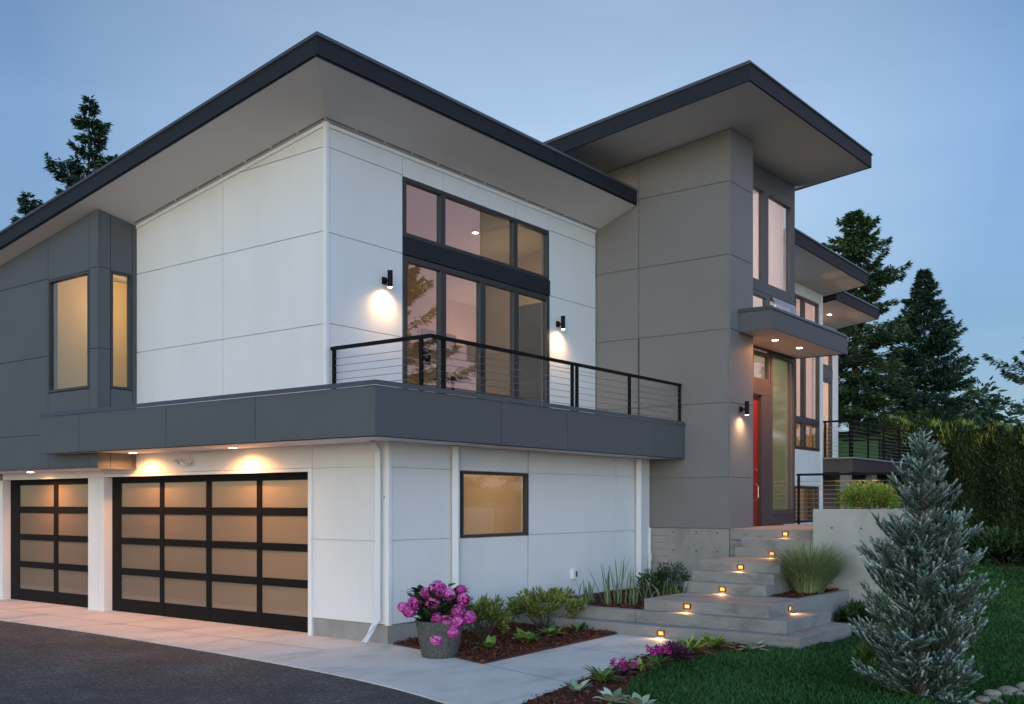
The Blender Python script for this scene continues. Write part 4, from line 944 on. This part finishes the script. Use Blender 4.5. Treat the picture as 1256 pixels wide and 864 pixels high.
conifer('conifer_tree', 'dense cone shaped spruce behind the clipped hedge', (43.98, 4.33, 1.0), 12.9, 3.8, 'fir', 12, .03, 96, .12, .16, 1.2, .9, 'tall conifers round the house', 1.15)
conifer('conifer_tree', 'drooping conifer cut off by the right side of the picture', (56.5, -.3, 1.0), 11.9, 5.0, 'fir', 15, .05, 46, .5, .35, 1.5, .7, 'tall conifers round the house', .8)
conifer('conifer_tree', 'short dark conifer showing low behind the deck posts', (42.5, 10.4, 5.0), 7.5, 3.4, 'fir', 21, .02, 46, .3, .3, 1.2, .6, 'tall conifers round the house', 1.1)
shrub('weeping_tree', 'rounded weeping dark tree behind the right end of the hedge', 'tree', (52.2, 3.3, .5), (2.3, 2.3, 7.4), 5200, .5, 'fir', stems=6, gaps=.26, clumps=70, up=-1.6, base=.2)
for lab, b, h, sd in (('tall fir standing off to the right and mirrored in the balcony glass', (24.5, -20.5, -.1), 15, 31), ('shortest of the firs standing off to the right, mirrored in the entry sidelight', (36.5, -11.0, -.1), 10.5, 33), ('middle sized fir standing off to the right between a taller and a shorter one', (33.0, -16.5, -.1), 12, 35)):
    conifer('conifer_tree', lab, b, h, 3.6, 'fir', sd, .05, 40, .3, .35, 1.5, .7, 'tall conifers round the house', .8)
# tall clipped hedge
hd = thing('tall_hedge', (26.6, -1.5, G), 'tall dark clipped cedar hedge along the back of the lawn', 'hedge')
A0, A1 = np.array([27.5, 1.5]), np.array([25.0, -8.5]); dv = unit(A1 - A0); nv = np.array([dv[1], -dv[0]]); nv = nv if nv @ (CAM[:2] - A0) > 0 else -nv; LL = np.linalg.norm(A1 - A0)
def hz(s): return 5.05 - 1.0 * np.clip(s / 8.5, 0, 1.3) + .12 * np.sin(s * 5.1) + .08 * np.sin(s * 11.7)
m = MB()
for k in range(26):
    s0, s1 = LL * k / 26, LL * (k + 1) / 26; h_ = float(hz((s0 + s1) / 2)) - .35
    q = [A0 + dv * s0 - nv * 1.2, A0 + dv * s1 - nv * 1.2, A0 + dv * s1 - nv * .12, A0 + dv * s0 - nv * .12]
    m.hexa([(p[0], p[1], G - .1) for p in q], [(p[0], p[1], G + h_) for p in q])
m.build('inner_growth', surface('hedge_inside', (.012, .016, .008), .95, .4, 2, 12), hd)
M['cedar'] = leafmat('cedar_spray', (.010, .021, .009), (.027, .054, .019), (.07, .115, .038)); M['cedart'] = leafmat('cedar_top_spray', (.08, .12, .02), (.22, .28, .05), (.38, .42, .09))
n = 95000; s = rng.random(n) * LL; v = rng.random(n); top = hz(s)
P2 = A0 + dv * s[:, None] + nv * (.10 * np.sin(s * 4.4)[:, None] + .14 * rng.normal(size=n)[:, None] * .7)
P = np.column_stack([P2, G + .05 + (top - .1) * v])
D = np.column_stack([nv[0] * .45 + rng.normal(size=n) * .35, nv[1] * .45 + rng.normal(size=n) * .35, .9 + .4 * rng.normal(size=n)])
Leaves().add(P, D, rdir(n) + np.array([nv[0], nv[1], 0]), .09 + .09 * rng.random(n), .028 + .025 * rng.random(n), np.clip(.4 + .2 * rng.normal(size=n) + .14 * np.sin(s * 4.4) + .12 * np.sin(P[:, 2] * 3 + s), 0, 1)).build('foliage', 'cedar', hd, fold=.1)
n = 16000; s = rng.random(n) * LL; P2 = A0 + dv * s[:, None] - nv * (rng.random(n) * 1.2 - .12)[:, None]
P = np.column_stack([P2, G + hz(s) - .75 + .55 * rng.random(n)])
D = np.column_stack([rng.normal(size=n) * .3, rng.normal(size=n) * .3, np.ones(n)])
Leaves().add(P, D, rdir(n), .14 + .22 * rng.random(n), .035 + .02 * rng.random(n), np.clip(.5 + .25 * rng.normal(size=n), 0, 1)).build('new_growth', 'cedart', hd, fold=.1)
shrub('juniper', 'low spreading dark juniper at the foot of the tall hedge', 'shrub', (24.6, -3.2, G), (1.2, 1.6, 1.0), 2600, .22, 'deep', stems=3, gaps=.4, clumps=30)
# river stones edging the spruce bed
def stone(x, y, r, label):
    o = Vector((x, y, G)); vs = []; nu, nw = 12, 8; e = rng.uniform(.75, 1.3, 3); f1, f2 = rng.random(2) * 6.28; rot = rng.random() * 3.14
    for i in range(nw + 1):
        th_ = math.pi * i / nw
        for k in range(nu):
            a = 2 * math.pi * k / nu; rr = r * (1 + .09 * math.sin(2 * a + f1) + .07 * math.sin(3 * th_ + f2))
            ux, uy = rr * e[0] * math.sin(th_) * math.cos(a), rr * e[1] * math.sin(th_) * math.sin(a)
            vs.append((x + ux * math.cos(rot) - uy * math.sin(rot), y + ux * math.sin(rot) + uy * math.cos(rot), G + r * .35 + rr * .62 * math.cos(th_)))
    m = MB().add(vs, [(i * nu + k, i * nu + (k + 1) % nu, (i + 1) * nu + (k + 1) % nu, (i + 1) * nu + k) for i in range(nw) for k in range(nu)])
    ob = m.build('river_stone', 'rock', None, tuple(o), smooth=True)
    return setp(ob, label, 'stone', 'river stones edging the bed below the spruce')
for i, (x, y, r) in enumerate([(.02, -7.60, .045), (.17, -7.67, .065), (.37, -7.58, .05), (.50, -7.66, .075), (.70, -7.70, .05), (.88, -7.67, .085), (1.05, -7.77, .055), (1.2, -7.76, .09), (1.42, -7.85, .06), (1.58, -7.84, .08), (.60, -7.78, .05), (1.12, -7.87, .06), (1.33, -7.74, .045)]):
    stone(x, y, r, 'rounded river stone in the edging below the blue fir')
# furniture seen through the balcony doors
tb = thing('round_bar_table', (4.4, 2.55, 3.25), 'dark round bar table inside the balcony doors', 'table')
MB().lathe([(.36, 4.26), (.37, 4.28), (.36, 4.30)], 4.4, 2.55, 32).build('tabletop', 'dkdoor', tb); MB().tube([(4.4, 2.55, 3.27), (4.4, 2.55, 4.26)], .03, 10).build('pedestal', 'rail', tb); MB().lathe([(.22, 3.25), (.22, 3.27)], 4.4, 2.55, 24).build('foot_plate', 'rail', tb)
cg = thing('ceiling_light', (5.15, 2.6, 7.27), 'small lit ceiling light inside, seen through the upper balcony window', 'ceiling light')
MB().lathe([(.075, 7.255), (.08, 7.275)], 5.15, 2.6, 20).build('trim_ring', 'trim', cg); MB().lathe([(.055, 7.25), (.055, 7.2545)], 5.15, 2.6, 20).build('lens', 'bulb', cg)
tv = thing('television', (7.6, 5.7, 5.0), 'black television on the far wall behind the balcony glass', 'television')
MB().box(7.05, 8.25, 5.70, 5.76, 5.15, 5.95).build('screen', 'black', tv, bevel=.01); MB().box(7.5, 7.8, 5.76, 5.80, 5.4, 5.7).build('wall_bracket', 'rail', tv)

# ------------------------------------------------------------------ daylight at dusk
world = bpy.data.worlds.new('World'); sc.world = world; world.use_nodes = True
nt = world.node_tree; bg = nt.nodes['Background']
SUN_EL, SUN_AZ = 12.0, 205.0                       # azimuth of the sun in the ground plan, from +x towards +y
sky = N(nt, 'ShaderNodeTexSky'); sky.sky_type = 'NISHITA'; sky.sun_disc = False
sky.sun_elevation = R(SUN_EL); sky.sun_rotation = R(90 - SUN_AZ); sky.air_density = 1.0; sky.dust_density = .6; sky.ozone_density = 2.0
tc = N(nt, 'ShaderNodeTexCoord')
dt = N(nt, 'ShaderNodeVectorMath', operation='DOT_PRODUCT'); L(nt, tc.outputs['Generated'], dt.inputs[0]); dt.inputs[1].default_value = Vector((.74, -.66, .12)).normalized()
rp = ramp(nt, dt.outputs['Value'], [(.72, (0, 0, 0)), (1.0, (1, 1, 1))])
mp = N(nt, 'ShaderNodeMapping'); mp.inputs['Scale'].default_value = (1.2, 1.2, 5); L(nt, tc.outputs['Generated'], mp.inputs[0])
cl = noise(nt, mp.outputs[0], 2.2, 5, .5); cr = ramp(nt, cl, [(.38, (.93, .955, .97)), (.66, (1.07, 1.04, 1.02))])
hs = N(nt, 'ShaderNodeHueSaturation'); hs.inputs['Saturation'].default_value = .84; L(nt, sky.outputs[0], hs.inputs['Color'])
m0 = N(nt, 'ShaderNodeMixRGB', blend_type='MULTIPLY'); m0.inputs[0].default_value = 1; L(nt, hs.outputs[0], m0.inputs[1]); L(nt, cr, m0.inputs[2])
# pale blue glow added to the sky behind the camera to light the walls
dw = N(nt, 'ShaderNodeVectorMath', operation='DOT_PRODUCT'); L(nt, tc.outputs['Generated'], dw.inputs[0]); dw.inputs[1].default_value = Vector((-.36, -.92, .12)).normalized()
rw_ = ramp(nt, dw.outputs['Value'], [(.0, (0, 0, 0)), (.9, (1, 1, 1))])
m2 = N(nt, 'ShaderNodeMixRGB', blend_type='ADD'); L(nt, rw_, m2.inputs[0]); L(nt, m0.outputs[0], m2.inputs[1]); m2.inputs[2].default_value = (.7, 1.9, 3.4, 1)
de = N(nt, 'ShaderNodeVectorMath', operation='DOT_PRODUCT'); L(nt, tc.outputs['Generated'], de.inputs[0]); de.inputs[1].default_value = Vector((.735, .54, .352)).normalized()
re_ = ramp(nt, de.outputs['Value'], [(.45, (.92, .95, .97)), (.80, (.56, .66, .75)), (.91, (.52, .61, .72)), (.995, (.94, .88, .84))])
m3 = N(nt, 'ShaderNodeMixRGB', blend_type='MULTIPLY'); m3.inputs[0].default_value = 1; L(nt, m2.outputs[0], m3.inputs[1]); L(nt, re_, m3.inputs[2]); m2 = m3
sx_ = N(nt, 'ShaderNodeSeparateXYZ'); L(nt, tc.outputs['Generated'], sx_.inputs[0])
rz_ = ramp(nt, sx_.outputs[2], [(.0, (.50, .50, .60)), (.17, (.66, .66, .70)), (.34, (1, 1, 1))])
fe_ = ramp(nt, de.outputs['Value'], [(.15, (0, 0, 0)), (.6, (1, 1, 1))])
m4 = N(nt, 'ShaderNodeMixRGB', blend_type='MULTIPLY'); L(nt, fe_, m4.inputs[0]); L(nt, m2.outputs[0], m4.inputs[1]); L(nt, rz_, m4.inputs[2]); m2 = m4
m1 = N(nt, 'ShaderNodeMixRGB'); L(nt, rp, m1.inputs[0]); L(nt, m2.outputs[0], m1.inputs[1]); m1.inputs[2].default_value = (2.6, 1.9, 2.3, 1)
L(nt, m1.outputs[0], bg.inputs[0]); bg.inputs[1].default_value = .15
sl = bpy.data.lights.new('sun', 'SUN'); sl.energy = .05; sl.angle = R(25); sl.color = (1, .86, .78)
so_ = bpy.data.objects.new('sun', sl); col.objects.link(so_)
so_.rotation_euler = Vector((-math.cos(R(SUN_AZ)) * math.cos(R(14)), -math.sin(R(SUN_AZ)) * math.cos(R(14)), -math.sin(R(14)))).to_track_quat('-Z', 'Y').to_euler()
# ------------------------------------------------------------------ camera and picture
cam = bpy.data.cameras.new('camera'); co = bpy.data.objects.new('camera', cam); col.objects.link(co)
co.location = tuple(CAM); co.rotation_euler = (R(90), 0, R(36.97 - 90)); cam.sensor_width = 36; cam.lens = 1241 / 1256 * 36
cam.shift_y = (617 - 432) / 1256; cam.clip_end = 2000; cam.clip_start = .1
sc.camera = co
sc.view_settings.view_transform = 'Standard'; sc.view_settings.look = 'None'; sc.view_settings.gamma = 1; sc.view_settings.exposure = .6
sc.cycles.use_denoising = True; sc.cycles.max_bounces = 8; sc.cycles.transparent_max_bounces = 16; sc.cycles.sample_clamp_indirect = 4
